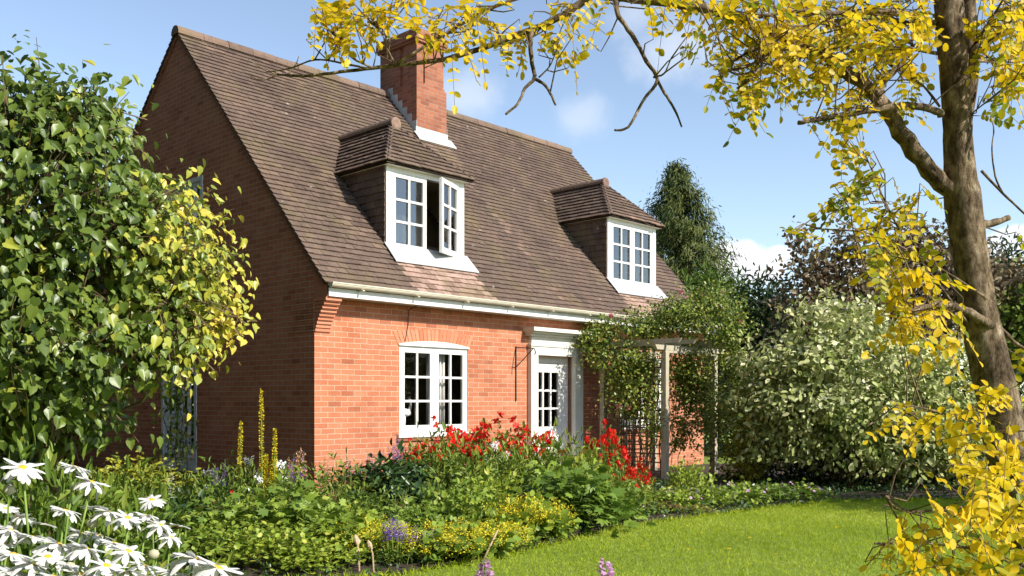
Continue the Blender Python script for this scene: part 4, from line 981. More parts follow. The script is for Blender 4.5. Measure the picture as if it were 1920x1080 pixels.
def climbing_rose():
    root = empty('climbing_rose', pg(.05, .1, 0), 0, 'climbing rose with a few pink flowers sprawling over the timber pergola', 'climber')
    b = root.location
    E = lambda a, bb, z, ra, rb, rz: (pg(a, bb, z), ((abs(_u.x) * ra + abs(_v.x) * rb), (abs(_u.y) * ra + abs(_v.y) * rb), rz))
    blobs = bl((1300, 592, 16.2, 70, 40, .6), (1210, 612, 16.3, 65, 24, .6), (1365, 622, 16.0, 38, 58, .5), (1135, 622, 16.6, 42, 28, .35), (1330, 565, 16.4, 45, 28, .4), (1120, 660, 16.4, 22, 30, .3), (1385, 690, 16.0, 22, 45, .3), (1260, 590, 16.4, 50, 26, .4))
    thin = bl((1165, 700, 16.1, 42, 70, .3), (1200, 680, 16.0, 36, 45, .3), (1285, 690, 16.5, 36, 55, .4), (1300, 740, 16.4, 34, 50, .4), (1170, 690, 16.1, 40, 55, .3), (1215, 700, 16.0, 34, 60, .3), (1285, 700, 16.6, 34, 70, .4), (1320, 730, 16.4, 26, 80, .4), (1190, 760, 16.1, 40, 35, .3), (1350, 770, 15.9, 20, 60, .3), (1100, 640, 16.5, 20, 30, .2), (1280, 810, 16.6, 30, 50, .3), (1225, 800, 15.8, 22, 60, .25))
    c, o = crown(blobs, 1500, .7, .3); p1, o1 = clumped(c, o, 7, .085)
    c2, o2 = crown(thin, 2300, .9, .3); p2, o2_ = clumped(c2, o2, 5, .07)
    fill = bl((1300, 680, 16.2, 40, 40, .4), (1290, 740, 16.5, 36, 50, .4), (1325, 790, 16.3, 20, 60, .3), (1180, 720, 16.0, 45, 60, .3))
    c3, o3 = crown(fill, 420, .9, .3); p3_, o3_ = clumped(c3, o3, 6, .08)
    pos = np.concatenate([p1, p2, p3_]); out = np.concatenate([o1, o2_, o3_]); m = len(pos)
    d = out * .5 + rng.normal(size=(m, 3)) * .6 + np.array([[0, 0, -.3]]); nrm = out + np.array([[.1, -.3, .8]]) + rng.normal(size=(m, 3)) * .4
    tone = np.clip(rng.random(m) * .75 + np.where(pos[:, 2] < 2.2, .12, 0), 0, 1)
    leaf_mesh('foliage', [leaf_arrays('oval', pos - np.array([tuple(b)]), d, nrm, rng.uniform(.035, .07, m), 1.1, tone)], LM['rose'], root)
    mb = MB()
    for (a, bb) in ((.03, .1), (.03, .6), (.02, 1.1), (.5, D_ - .05), (1.0, D_ - .05), (W_, .08), (1.2, D_ - .03), (.8, D_ - .02), (.04, .9)):
        p = pg(a, bb, -.02) - b; pts = [p]; 
        for k in range(1, 9): pts.append(p + Vector((random.gauss(0, .045), random.gauss(0, .045), .31 * k)))
        mb.tube(pts, [.014 - .001 * k for k in range(9)], 5)
        for k in range(7):
            s = pts[random.randint(2, 8)]; t = c2[rng.integers(len(c2))] if random.random() < .6 else c[rng.integers(len(c))]; e = Vector(t) - b
            if (e - s).length < 1.2: limb(mb, s, e, .006, .003, 4, .05, sides=4)
    for k in range(16):
        p = pg(random.uniform(.3, W_), random.uniform(.7, D_), -.02) - b; pts = [p]
        for j in range(1, 8): pts.append(pts[-1] + Vector((random.gauss(0, .06), random.gauss(0, .06), .3)))
        mb.tube(pts, .008, 5)
    for k in range(12):
        e = Vector(c[rng.integers(len(c))]) - b; limb(mb, e, e + Vector((random.gauss(0, .1), random.gauss(0, .1), random.uniform(.15, .4))), .004, .002, 4, .06, sides=4)
    mb.build('stem', M['brown_stem'], root)
    for px, py, d in ((1145, 592, 16.5), (1162, 762, 15.9), (1178, 764, 15.9), (1355, 548, 16.5), (1276, 548, 16.3), (1290, 560, 16.3), (1388, 606, 16.0), (1320, 555, 16.4), (1352, 575, 16.2)):
        p = np.array([tuple(P(px, py, d) - b)]); n = 22; dd = rdir(n); dd[:, 1] -= .3; 
        leaf_mesh('flower', [leaf_arrays('round', np.repeat(p, n, 0) + dd * .008, dd + np.array([[0, 0, .3]]), rdir(n), rng.uniform(.03, .055, n), 1.2)], LM['pink'], root)
climbing_rose()

# small climber in front of the gable window
def gable_climber():
    base = house_point(-.25, 3.35, 0); root = empty('climbing_plant', base, 0, 'thin climbing plant growing up in front of the lower gable window', 'climber')
    mb = MB(); cs = []
    for k in range(4):
        x = random.gauss(0, .1); pts = [Vector((x, 0, 0))]
        for j in range(1, 9): pts.append(Vector((x + random.gauss(0, .05), random.gauss(0, .04), .27 * j)))
        mb.tube(pts, .007, 5); cs += pts[2:]
    mb.build('stem', M['brown_stem'], root)
    c = np.repeat(arr(cs), 16, 0); c = c + rng.normal(size=c.shape) * .10; m = len(c)
    leaf_mesh('foliage', [leaf_arrays('round', c, rng.normal(size=(m, 3)) + np.array([[0, 0, -.6]]), rng.normal(size=(m, 3)) * .5 + np.array([[.4, -.7, .4]]), rng.uniform(.04, .085, m), 1, rng.random(m) * .8)], LM['rose'], root)
gable_climber()

# ------------------------------------------------------------------ the yellow leaved tree on the right
TD = 3.4
def robinia():
    trunk = [(1975, 1440), (1945, 1080), (1912, 930), (1888, 830), (1862, 710), (1840, 610), (1822, 500), (1806, 380), (1797, 280), (1792, 180), (1784, 80), (1776, -40), (1772, -140)]
    hw = [50, 42, 41, 39, 36, 33, 31, 32, 26, 25, 26, 24, 23]
    base = P(1975, 1440, TD); base.z = 0
    root = empty('robinia_tree', base, 0, 'tree with bright yellow leaves and a leaning grey brown trunk at the right edge', 'tree')
    def Q(px, py, d=TD): return P(px, py, d) - base
    def path(pts, d0=TD, d1=TD):
        n = len(pts); return [Q(x, y, d0 + (d1 - d0) * i / max(1, n - 1)) for i, (x, y) in enumerate(pts)]
    def smooth(pts, rad, k=4):
        o = []; r = []
        for i in range(len(pts) - 1):
            p0 = pts[max(i - 1, 0)]; p1 = pts[i]; p2 = pts[i + 1]; p3 = pts[min(i + 2, len(pts) - 1)]
            for j in range(k):
                t = j / k; o.append(.5 * ((2 * p1) + (p2 - p0) * t + (2 * p0 - 5 * p1 + 4 * p2 - p3) * t * t + (3 * p1 - p0 - 3 * p2 + p3) * t ** 3)); r.append(rad[i] + (rad[i + 1] - rad[i]) * t)
        return o + [pts[-1]], r + [rad[-1]]
    mb = MB(); tp = path(trunk); tp[0].z = -.03; tr = [h / F * TD for h in hw]
    p, r = smooth(tp, tr, 5); mb.tube(p, r, 18, knob=.10)
    p, r = smooth(path([(1808, 275), (1820, 150), (1818, 60), (1812, -60), (1808, -140)], TD + .05, TD + .1), [.012, .028, .028, .026, .024], 5); mb.tube(p, r, 12, knob=.1)
    mb.build('trunk', M['bark'], root, smooth=True)
    BR = []                                   # all branch points, for hanging twigs on
    def branch(pts, w0, w1, d0=TD, d1=TD, knob=.25):
        p = path(pts, d0, d1); n = len(p); rad = [(w0 + (w1 - w0) * i / (n - 1)) / 2 / F * TD for i in range(n)]
        p, r = smooth(p, rad, 4)
        p = [q + Vector((random.gauss(0, .12), random.gauss(0, .12), random.gauss(0, .12))) * rr * (0 if i == 0 else 1) for i, (q, rr) in enumerate(zip(p, r))]
        m = MB(); m.tube(p, r, 8, knob=knob); m.build('branch', M['bark'], root, smooth=True)
        BR.extend(p)
    branch([(1800, 372), (1755, 330), (1700, 265), (1655, 200), (1600, 142), (1550, 105), (1500, 80)], 35, 19, TD, TD - .1)
    branch([(1500, 80), (1420, 48), (1340, 20), (1250, 4), (1170, -4), (1110, -8)], 20, 12, TD - .1, TD - .2)
    branch([(1110, -8), (1070, 18), (1020, 46), (960, 70), (890, 95), (830, 112), (760, 120), (700, 128), (640, 134), (580, 142), (520, 140)], 13, 4, TD - .2, TD - .1)
    branch([(700, 128), (660, 108), (640, 85), (625, 60)], 4, 2.5, TD - .15, TD - .2); branch([(745, 118), (800, 85), (850, 55), (900, 25), (960, 0), (1010, -15)], 5, 7, TD - .15, TD - .25)
    branch([(690, 129), (640, 118), (590, 112), (545, 128), (500, 135)], 4, 2.5, TD - .15, TD); branch([(740, 118), (725, 90), (715, 60), (690, 40)], 3.5, 2, TD - .15, TD - .2)
    branch([(520, 140), (490, 128), (465, 110)], 3, 1.5); branch([(540, 140), (555, 120), (560, 105)], 3, 1.5); branch([(520, 140), (495, 150), (470, 143)], 3, 1.5)
    branch([(996, 52), (994, 80), (998, 120), (1002, 147), (985, 165), (970, 195), (948, 214)], 9, 4, TD - .2, TD - .25); branch([(1002, 147), (1022, 160), (1034, 180), (1042, 198)], 6, 3.5, TD - .22, TD - .2); branch([(1010, 145), (1030, 125), (1042, 98)], 3, 1.6, TD - .2, TD - .2)
    branch([(1152, -5), (1160, 30), (1185, 65), (1212, 115), (1232, 150), (1205, 190), (1178, 238), (1152, 244)], 9, 4, TD - .2, TD - .2); branch([(1232, 150), (1246, 175), (1265, 205), (1278, 238)], 6, 3, TD - .2, TD - .15); branch([(1225, 145), (1245, 138), (1258, 110)], 4, 2, TD - .2, TD - .2)
    branch([(1765, 216), (1740, 202), (1690, 198), (1640, 205), (1590, 214), (1540, 222), (1497, 231)], 15, 8, TD - .05, TD - .25)
    branch([(1648, 200), (1655, 160), (1680, 130), (1705, 102), (1712, 85)], 12, 7, TD - .1, TD + .1)
    branch([(1752, 45), (1700, 28), (1640, 22), (1580, 26), (1500, 20), (1430, 30)], 14, 6, TD, TD - .2); branch([(1760, 50), (1690, 40), (1610, 34), (1540, 42)], 7, 4, TD, TD + .2)
    branch([(1758, 100), (1700, 88), (1650, 60), (1620, 40)], 7, 4); branch([(1762, 200), (1730, 160), (1700, 140), (1665, 120)], 5, 2.5, TD, TD + .1); branch([(1420, 120), (1440, 90), (1400, 100), (1350, 132)], 6, 4, TD - .3, TD - .3)
    branch([(1510, 82), (1450, 98), (1400, 125), (1348, 133)], 8, 3.5, TD - .1, TD - .3); branch([(1440, 100), (1415, 140), (1385, 165)], 5, 3, TD - .2, TD - .3)
    branch([(1822, 110), (1860, 75), (1920, 22), (1980, -30)], 9, 5, TD, TD - .1); branch([(1825, 115), (1870, 112), (1920, 98), (1990, 80)], 6, 4, TD, TD + .1); branch([(1815, 100), (1850, 50), (1880, 0)], 6, 4, TD, TD - .1)
    branch([(1820, 215), (1845, 195), (1870, 185)], 3, 1.5); branch([(1840, 320), (1880, 362), (1920, 400), (1960, 440)], 5, 3); branch([(1880, 362), (1866, 330), (1860, 280), (1864, 245)], 4, 2)
    branch([(1838, 425), (1862, 418), (1893, 409)], 16, 11); branch([(1858, 612), (1800, 578), (1755, 572), (1703, 586)], 19, 9, TD - .05, TD - .3)
    branch([(1862, 600), (1900, 640), (1935, 660)], 9, 5); branch([(1840, 640), (1780, 560), (1735, 500), (1700, 455)], 5, 2.5, TD, TD - .2); branch([(1700, 455), (1660, 380), (1640, 330), (1620, 285)], 4, 2, TD - .2, TD - .2)
    branch([(1905, 860), (1840, 800), (1770, 775), (1690, 762), (1625, 800)], 5, 2.5, TD - .1, TD - .6); branch([(1910, 900), (1860, 850), (1800, 830), (1740, 800), (1700, 770)], 5, 2.5, TD - .1, TD - .5); branch([(1850, 560), (1790, 520), (1720, 480), (1640, 440), (1560, 430), (1480, 430)], 5, 2, TD - .1, TD - .4)
    branch([(1935, 1000), (1880, 960), (1820, 950), (1700, 960), (1660, 930)], 6, 2.5, TD - .3, TD - .9); branch([(1940, 1080), (1860, 1040), (1760, 1020), (1640, 1020)], 6, 3, TD - .4, TD - 1.0); branch([(1930, 940), (1900, 880), (1870, 840), (1850, 800)], 5, 2.5, TD - .2, TD - .7)
    B = arr(BR)
    # leaf sprays: (px, py, rx, ry, count, depth range, leaflet size, tone lo, tone hi)
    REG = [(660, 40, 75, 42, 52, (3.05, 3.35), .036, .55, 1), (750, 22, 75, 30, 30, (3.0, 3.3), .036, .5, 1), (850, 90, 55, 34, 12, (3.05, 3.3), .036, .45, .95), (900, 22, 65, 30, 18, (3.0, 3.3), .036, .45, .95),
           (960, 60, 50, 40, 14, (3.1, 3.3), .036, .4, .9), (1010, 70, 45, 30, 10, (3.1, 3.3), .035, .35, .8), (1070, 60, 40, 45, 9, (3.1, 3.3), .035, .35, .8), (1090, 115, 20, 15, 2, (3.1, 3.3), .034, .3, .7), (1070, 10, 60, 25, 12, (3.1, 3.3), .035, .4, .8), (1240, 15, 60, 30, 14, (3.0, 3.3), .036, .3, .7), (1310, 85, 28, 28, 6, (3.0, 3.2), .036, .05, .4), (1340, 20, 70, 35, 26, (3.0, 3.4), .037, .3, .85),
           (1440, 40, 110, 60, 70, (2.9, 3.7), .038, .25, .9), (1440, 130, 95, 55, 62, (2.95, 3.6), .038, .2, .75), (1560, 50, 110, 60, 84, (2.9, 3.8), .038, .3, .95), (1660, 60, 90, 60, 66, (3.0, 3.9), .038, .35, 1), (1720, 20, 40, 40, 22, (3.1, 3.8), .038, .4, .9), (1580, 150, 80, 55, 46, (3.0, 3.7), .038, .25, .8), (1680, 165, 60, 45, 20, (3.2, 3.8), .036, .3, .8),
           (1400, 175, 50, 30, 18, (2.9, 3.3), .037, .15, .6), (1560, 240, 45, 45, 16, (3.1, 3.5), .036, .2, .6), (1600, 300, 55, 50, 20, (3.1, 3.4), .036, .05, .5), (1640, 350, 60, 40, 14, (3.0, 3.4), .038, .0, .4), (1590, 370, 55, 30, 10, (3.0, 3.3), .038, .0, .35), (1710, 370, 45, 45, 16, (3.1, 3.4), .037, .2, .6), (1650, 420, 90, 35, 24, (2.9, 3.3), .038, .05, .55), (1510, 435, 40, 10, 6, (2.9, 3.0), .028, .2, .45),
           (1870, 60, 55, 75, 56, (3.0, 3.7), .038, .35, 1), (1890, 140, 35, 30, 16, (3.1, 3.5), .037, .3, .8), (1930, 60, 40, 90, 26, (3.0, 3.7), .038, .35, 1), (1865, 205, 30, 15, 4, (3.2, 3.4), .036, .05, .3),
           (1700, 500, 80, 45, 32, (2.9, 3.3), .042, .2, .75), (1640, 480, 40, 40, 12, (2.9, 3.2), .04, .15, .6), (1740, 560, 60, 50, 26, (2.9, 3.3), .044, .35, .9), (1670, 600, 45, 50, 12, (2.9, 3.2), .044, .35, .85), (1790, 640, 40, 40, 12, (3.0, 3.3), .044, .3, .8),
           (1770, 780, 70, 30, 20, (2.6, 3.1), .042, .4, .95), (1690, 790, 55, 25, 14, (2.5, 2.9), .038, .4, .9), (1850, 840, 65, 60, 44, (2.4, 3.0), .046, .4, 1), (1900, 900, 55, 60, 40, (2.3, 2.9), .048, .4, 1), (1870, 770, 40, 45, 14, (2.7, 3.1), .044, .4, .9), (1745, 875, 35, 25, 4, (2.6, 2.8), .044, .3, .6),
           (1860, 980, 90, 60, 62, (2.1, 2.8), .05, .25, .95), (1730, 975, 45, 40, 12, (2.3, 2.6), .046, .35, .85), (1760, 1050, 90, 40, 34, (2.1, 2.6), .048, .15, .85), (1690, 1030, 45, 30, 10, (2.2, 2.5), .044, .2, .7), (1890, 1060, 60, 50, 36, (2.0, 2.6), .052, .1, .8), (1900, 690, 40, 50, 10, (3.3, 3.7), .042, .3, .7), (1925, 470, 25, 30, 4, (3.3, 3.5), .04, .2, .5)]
    lp = []; ld = []; ln_ = []; ls = []; lt = []; tw = MB()
    for px, py, rx, ry, cnt, (da, db), sz, t0, t1 in REG:
        for _ in range(int(cnt * (.58 if px < 1300 else .66 if py < 280 else .46 if py < 700 else .36) + .5)):
            an = random.uniform(0, 2 * math.pi); rr = math.sqrt(random.random())
            x = px + rx * rr * math.cos(an); y = py + ry * rr * math.sin(an); d = random.uniform(da, db)
            p = np.array(tuple(P(x, y, d) - base))
            # rachis from a twig end, hanging outwards
            dd_ = ((B - p) ** 2).sum(1); j = random.choice(np.argsort(dd_)[:14].tolist()); q = B[j]; away = p - q; dist = np.linalg.norm(away)
            dr = away / max(dist, .03) * .7 + rng.normal(size=3) * .55 + np.array([0, 0, -.28]); dr /= np.linalg.norm(dr)
            L = random.uniform(.10, .19) * (sz / .038); k = random.randint(4, 6)
            st = p - dr * L * .5
            if dist < (.42 if py < 700 else .24): 
                mid = (q + st) / 2 + rng.normal(size=3) * .02; tw.tube([q, mid, st], [.0028, .0022, .0014], 4, cap=False)
            up = rng.normal(size=3) * .55 + np.array([.25, -.45, .75]); sd = np.cross(dr, up); sd /= np.linalg.norm(sd); nn = np.cross(sd, dr)
            tn = random.uniform(t0, t1); pts = []
            droop = random.uniform(.1, .5)
            for i in range(k + 1):
                t = (i + .6) / (k + .6); c = st + dr * L * t - np.array([0, 0, droop * L * t * t]); pts.append(Vector(c))
                for s_ in ((-1, 1) if i < k else (0,)):
                    v = (sd * s_ + dr * (.35 if s_ else 1) + rng.normal(size=3) * .18 - np.array([0, 0, .2]))
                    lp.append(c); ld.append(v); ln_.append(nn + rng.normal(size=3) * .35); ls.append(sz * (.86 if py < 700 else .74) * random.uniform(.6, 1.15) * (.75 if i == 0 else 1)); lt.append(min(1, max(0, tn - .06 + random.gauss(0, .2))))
            tw.tube([Vector(st)] + pts, .0011, 3, cap=False, tone=.5)
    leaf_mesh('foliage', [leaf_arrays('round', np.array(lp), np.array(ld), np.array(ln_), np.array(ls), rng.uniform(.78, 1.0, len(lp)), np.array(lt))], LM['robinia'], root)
    tw.build('twig', M['brown_stem'], root)
robinia()

# ------------------------------------------------------------------ the flower border
def bed_cover():
    """low leafy ground cover between the plants of the border"""
    n = 30000
    X = rng.uniform(-9, 7.5, n); Y = rng.uniform(4.6, 15, n)
    hx = X - CX; hy = Y - 12.6
    ly = -math.sin(TH) * hx + math.cos(TH) * hy; lx = math.cos(TH) * hx + math.sin(TH) * hy
    inside = (lx > -.1) & (ly > -.25)
    k = (Y > edge_y(X) - .06) & ~inside & ~((lx > 4.2) & (lx < 5.9) & (ly > -.5)) & (np.abs(X) < Y * .62 + .5)
    X, Y = X[k], Y[k]; n = len(X)
    h = .05 + .09 * (.5 + .5 * np.sin(X * 2.3 + np.sin(Y * 1.9)) * np.cos(Y * 2.2 - X)); h *= np.clip((Y - edge_y(X)) / .3, .25, 1)
    pos = np.stack([X, Y, h * rng.random(n) ** .5], 1)
    d = rng.normal(size=(n, 3)) * .8; d[:, 2] += .35
    nrm = rng.normal(size=(n, 3)) * .5 + np.array([[0, -.3, 1]])
    tone = np.clip(.5 + .3 * np.sin(X * 1.7) * np.cos(Y * 2.4) + rng.normal(size=n) * .22, 0, 1)
    o = leaf_mesh('ground_cover', [leaf_arrays('oval', pos, d, nrm, rng.uniform(.03, .075, n), 1.0, tone)], LM['dark'])
    tag(o, 'low green leafy ground cover between the flowers of the border', 'ground cover', kind='stuff')
bed_cover()

def mound(n, r, h, lo=.15, droop=.2, clump=4, spread=.05):
    """leaf positions over a rough dome standing on the ground"""
    m = n // clump
    a = rng.uniform(0, 2 * np.pi, m); s = np.sqrt(rng.random(m)); t = rng.random(m) ** .45
    rr = r * (1 + .22 * np.sin(a * 3 + 1.3) + .12 * np.sin(a * 7)); z = h * (lo + (1 - lo) * t * np.sqrt(np.clip(1 - (s * .85) ** 2, 0, 1))) * (1 + .14 * rng.normal(size=m))
    c = np.stack([rr * s * np.cos(a), rr * s * np.sin(a), np.maximum(z, .03)], 1)
    o = unit(np.stack([np.cos(a) * s, np.sin(a) * s, .35 + .6 * (1 - s)], 1))
    return clumped(c, o, clump, spread)

def mk_foliage(root, mat, tmpl, n, r, h, size, width=1.0, clump=4, spread=.05, droop=.2, up=.3, lo=.15, tone=None):
    pos, out = mound(n, r, h, lo, droop, clump, spread); m = len(pos); pos[:, 2] = np.maximum(pos[:, 2], .01)
    d = out * .8 + rng.normal(size=(m, 3)) * .55; d[:, 2] += up - droop
    nrm = out * .5 + np.array([[0, 0, .8]]) + rng.normal(size=(m, 3)) * .4
    tn = np.clip(np.repeat(rng.random(m // clump), clump) * .5 + rng.random(m) * .5, 0, 1) if tone is None else tone(pos)
    return leaf_mesh('foliage', [leaf_arrays(tmpl, pos, d, nrm, rng.uniform(size * .6, size * 1.15, m), width, tn)], LM[mat], root)

def mk_stems(root, tops, r=.006, mat='stem'):
    mb = MB()
    for t in tops:
        t = Vector(t); b = Vector((t.x * .35, t.y * .35, -.01)); m_ = b.lerp(t, .5) + Vector((random.gauss(0, .03), random.gauss(0, .03), .03))
        mb.tube([b, m_, t], [r * 1.2, r, r * .7], 5)
    mb.build('stem', M[mat], root)

def bloom(c, n, size, tmpl='oval', flat=.4, facing=(0, -.4, .8), w=1.0, jitter=.25):
    """one ring of petals"""
    f = Vector(facing).normalized(); a = f.orthogonal().normalized(); b = f.cross(a); out = []
    P0 = []; D = []; Nn = []
    off = random.random() * 6.28
    for k in range(n):
        an = off + 2 * math.pi * k / n + random.gauss(0, .1); v = a * math.cos(an) + b * math.sin(an)
        P0.append(tuple(Vector(c) + v * size * .08)); D.append(tuple(v + f * (flat + random.gauss(0, jitter)))); Nn.append(tuple(f - v * flat))
    return leaf_arrays(tmpl, np.array(P0), np.array(D), np.array(Nn), np.array([size * random.uniform(.8, 1.1) for _ in range(n)]), w)

def top_points(n, r, h, jitter=.08, lo=.75):
    o = []
    for _ in range(n):
        a = random.uniform(0, 6.283); s = math.sqrt(random.random()); z = h * (lo + (1 - lo) * random.random()) * math.sqrt(max(.05, 1 - (s * .8) ** 2)) + random.gauss(0, jitter * .4)
        o.append((r * s * math.cos(a), r * s * math.sin(a), z))
    return o

def red_bush():
    r = empty('red_flower_bush'); mk_foliage(r, 'rose', 'oval', 1000, .5, .85, .075, clump=5, tone=lambda p: rng.random(len(p)) * .6)
    tops = top_points(46, .60, 1.04, .16, .76); mk_stems(r, tops, .005)
    for t in tops:
        fl = []
        for q in range(random.randint(2, 3)):
            c = Vector(t) + Vector((random.gauss(0, .03), random.gauss(0, .03), random.gauss(0, .03)))
            fl.append(bloom(c, 5, random.uniform(.05, .068), 'round', .25, (random.gauss(0, .5), -.6 + random.gauss(0, .4), .6), 1.1))
        leaf_mesh('flower', fl, LM['red'], r)
    return r
def lady_mantle():
    r = empty('ladys_mantle'); mk_foliage(r, 'light', 'round', 460, .34, .28, .085, 1.3)
    tops = top_points(70, .42, .42, .05, .55); mk_stems(r, tops[:25], .0025)
    p = np.repeat(np.array(tops), 34, 0); p = p + rng.normal(size=p.shape) * np.array([[.04, .04, .03]]); m = len(p)
    leaf_mesh('flower', [leaf_arrays('diamond', p, rdir(m), rdir(m), rng.uniform(.012, .026, m), 1.3)], LM['yellow'], r)['kind'] = 'stuff'; return r
def perennial(mat, tmpl, n, rad, h, size, w=1.0, **k):
    r = empty('leafy_perennial'); mk_foliage(r, mat, tmpl, n, rad, h, size, w, **k); mk_stems(r, top_points(8, rad * .8, h * .8), .005); return r
def spire(name, fmat, n, h, r_, folmat='mid', fol=260, fr=.22, fh=.35, petal=.022, per=60, thick=.022, frac=.45, tmpl='diamond'):
    r = empty(name)
    if fol: mk_foliage(r, folmat, 'lance', fol, fr, fh, .10, 1.0)
    mb = MB()
    for k in range(n):
        a = random.uniform(0, 6.28); s = r_ * math.sqrt(random.random()); b = Vector((s * math.cos(a) * .5, s * math.sin(a) * .5, -.01)); hh = h * random.uniform(.78, 1.08)
        t = Vector((s * math.cos(a), s * math.sin(a), hh)); mb.tube([b, b.lerp(t, .6) + Vector((0, 0, .02)), t], [.005, .004, .002], 5)
        u = rng.random(per) ** .8; p = np.array([tuple(b.lerp(t, 1 - frac * float(x))) for x in u]); d = rdir(per); d[:, 2] = d[:, 2] * .5 + .15; d = unit(d)
        rad = thick * (.35 + .65 * np.sqrt(u)); p = p + d * rad[:, None] * .6
        leaf_mesh('flower_spike', [leaf_arrays(tmpl, p, d, rdir(per), petal * (.5 + .6 * u), 1.3)], LM[fmat], r)
    mb.build('stem', M['stem'], r); return r
def geranium():
    r = empty('geranium'); mk_foliage(r, 'light', 'lobed', 560, .40, .36, .07, 1.1, tone=lambda p: rng.random(len(p)) * .75)
    tops = top_points(16, .42, .46, .06, .8); mk_stems(r, tops, .0025)
    for t in tops: leaf_mesh('flower', [bloom(t, 5, .030, 'round', .2, (random.gauss(0, .4), -.6, .6), 1.3)], LM['mauve'], r)
    return r
def broad():
    r = empty('anemone_plant'); mk_foliage(r, 'light', 'lobed', 420, .46, .74, .15, 1.05, clump=3, spread=.07, droop=.55, tone=lambda p: np.clip(rng.random(len(p)) * .62 + (rng.random(len(p)) < .03) * .5, 0, 1)); mk_stems(r, top_points(12, .35, .6), .005); return r
def phlox():
    r = empty('phlox'); mk_foliage(r, 'mid', 'lance', 240, .2, .5, .10, 1.1)
    tops = top_points(7, .18, .62, .08, .9); mk_stems(r, tops, .004)
    for t in tops:
        fl = []
        for q in range(9): fl.append(bloom(Vector(t) + Vector((random.gauss(0, .03), random.gauss(0, .03), random.gauss(0, .018))), 5, .020, 'round', .2, (0, -.5, .7), 1.3))
        leaf_mesh('flower', fl, LM['whitef'], r)
    return r
def iris():
    r = empty('iris_leaves'); n = 60; p = rng.normal(size=(n, 3)) * .07; p[:, 2] = 0; d = rng.normal(size=(n, 3)) * .28; d[:, 2] = 1
    leaf_mesh('foliage', [leaf_arrays('strip', p, d, rdir(n), rng.uniform(.3, .55, n), .8)], LM['light'], r); return r
def sedum():
    r = empty('sedum'); mk_foliage(r, 'light', 'oval', 300, .32, .30, .06, 1.1)
    tops = top_points(34, .36, .42, .05, .7); mk_stems(r, tops[:16], .003)
    p = np.repeat(np.array(tops), 22, 0) + rng.normal(size=(22 * 34, 3)) * np.array([[.035, .035, .018]]); m = len(p)
    leaf_mesh('flower', [leaf_arrays('diamond', p, rdir(m), rdir(m), rng.uniform(.012, .024, m), 1.3)], LM['sedum'], r)['kind'] = 'stuff'; return r
def penstemon():
    r = empty('penstemon'); mk_foliage(r, 'dark', 'lance', 420, .38, .55, .085, 1.0, tone=lambda p: rng.random(len(p)))
    tops = top_points(9, .4, .62, .1, .6); mk_stems(r, tops, .003)
    for t in tops: leaf_mesh('flower', [bloom(t, 5, .030, 'oval', .5, (random.gauss(0, .5), -.7, .2), 1.2)], LM['red'], r)
    return r
def grass_tuft():
    r = empty('grass_tuft'); n = 260; p = rng.normal(size=(n, 3)) * .13; p[:, 2] = 0; d = rng.normal(size=(n, 3)) * .42; d[:, 2] = 1
    leaf_mesh('foliage', [leaf_arrays('strip', p, d, rdir(n), rng.uniform(.25, .55, n), .35)], LM['mid'], r); return r
def mullein(h, n, wid):
    r = empty('mullein'); mb = MB()
    for k in range(n):
        b = Vector((random.gauss(0, .05) if n > 1 else 0, random.gauss(0, .03) if n > 1 else 0, -.01)); hh = h * (1 if k == 0 else random.uniform(.62, .80)); t = b + Vector((random.gauss(0, .02) + .02, 0, hh))
        mb.tube([b, b.lerp(t, .5), t], [.011, .009, .003], 6); per = 420
        u = rng.random(per); fr = .62; p = np.array([tuple(b.lerp(t, 1 - fr * float(x))) for x in u]); d = rdir(per); d[:, 2] *= .5; d = unit(d); rad = wid * (.25 + .75 * np.minimum(1, u * 4)) 
        leaf_mesh('flower_spike', [leaf_arrays('round', p + d * rad[:, None] * .55, d + np.array([[0, 0, .3]]), rdir(per), .019, 1.2)], LM['mullein'], r)
    mb.build('stem', M['stem'], r)
    m = 40; a = rng.uniform(0, 6.28, m); d = np.stack([np.cos(a), np.sin(a), rng.uniform(.1, .9, m)], 1)
    leaf_mesh('foliage', [leaf_arrays('oval', np.stack([0 * a, 0 * a, rng.uniform(.02, .3, m)], 1), d, np.array([[0, 0, 1.]]) + 0 * d, rng.uniform(.12, .24, m), .9)], LM['light'], r); return r
def dry_head(h):
    r = empty('dry_seed_head'); mb = MB(); mb.tube([(0, 0, -.01), (.01, 0, h * .6), (.03, 0, h * .8)], .006, 5); mb.build('stem', M['dry'], r)
    mb = MB(); mb.tube([(.022, 0, h * .72), (.03, 0, h * .82), (.037, 0, h * .92), (.042, 0, h)], [.012, .024, .018, .004], 8, knob=.5); mb.build('seed_head', M['dry'], r); return r

SRC = {}
def place(kind, build, cat, label, group, px, d, scale=1.0, ptop=None, hgt=None):
    """stand a plant on the ground at picture column px, d metres away; with ptop its height is fitted"""
    if kind not in SRC: SRC[kind] = o = build(); first = True
    else: o = copy_tree(SRC[kind]); first = False
    p = P(px, 752, d); o.location = (p.x, d, 0); o.rotation_euler = (0, 0, random.uniform(0, 6.28))
    s = scale * (1.12 if kind in ('mid', 'light', 'dark', 'broad', 'mantle') else 1); sz = s
    if ptop is not None: sz = (EYE + (HY - ptop + ((random.uniform(6, 30) if px < 1000 else 10) if kind in ('mid', 'dark', 'broad') else random.uniform(4, 18) if kind in ('light', 'mantle') else 24 if kind in ('salvia', 'peach', 'phlox', 'penst') else 0)) / F * d) / hgt
    o.scale = (s, s, sz)
    o['label'] = label; o['category'] = cat
    if group: o['group'] = group
    elif 'group' in o: del o['group']
    return o

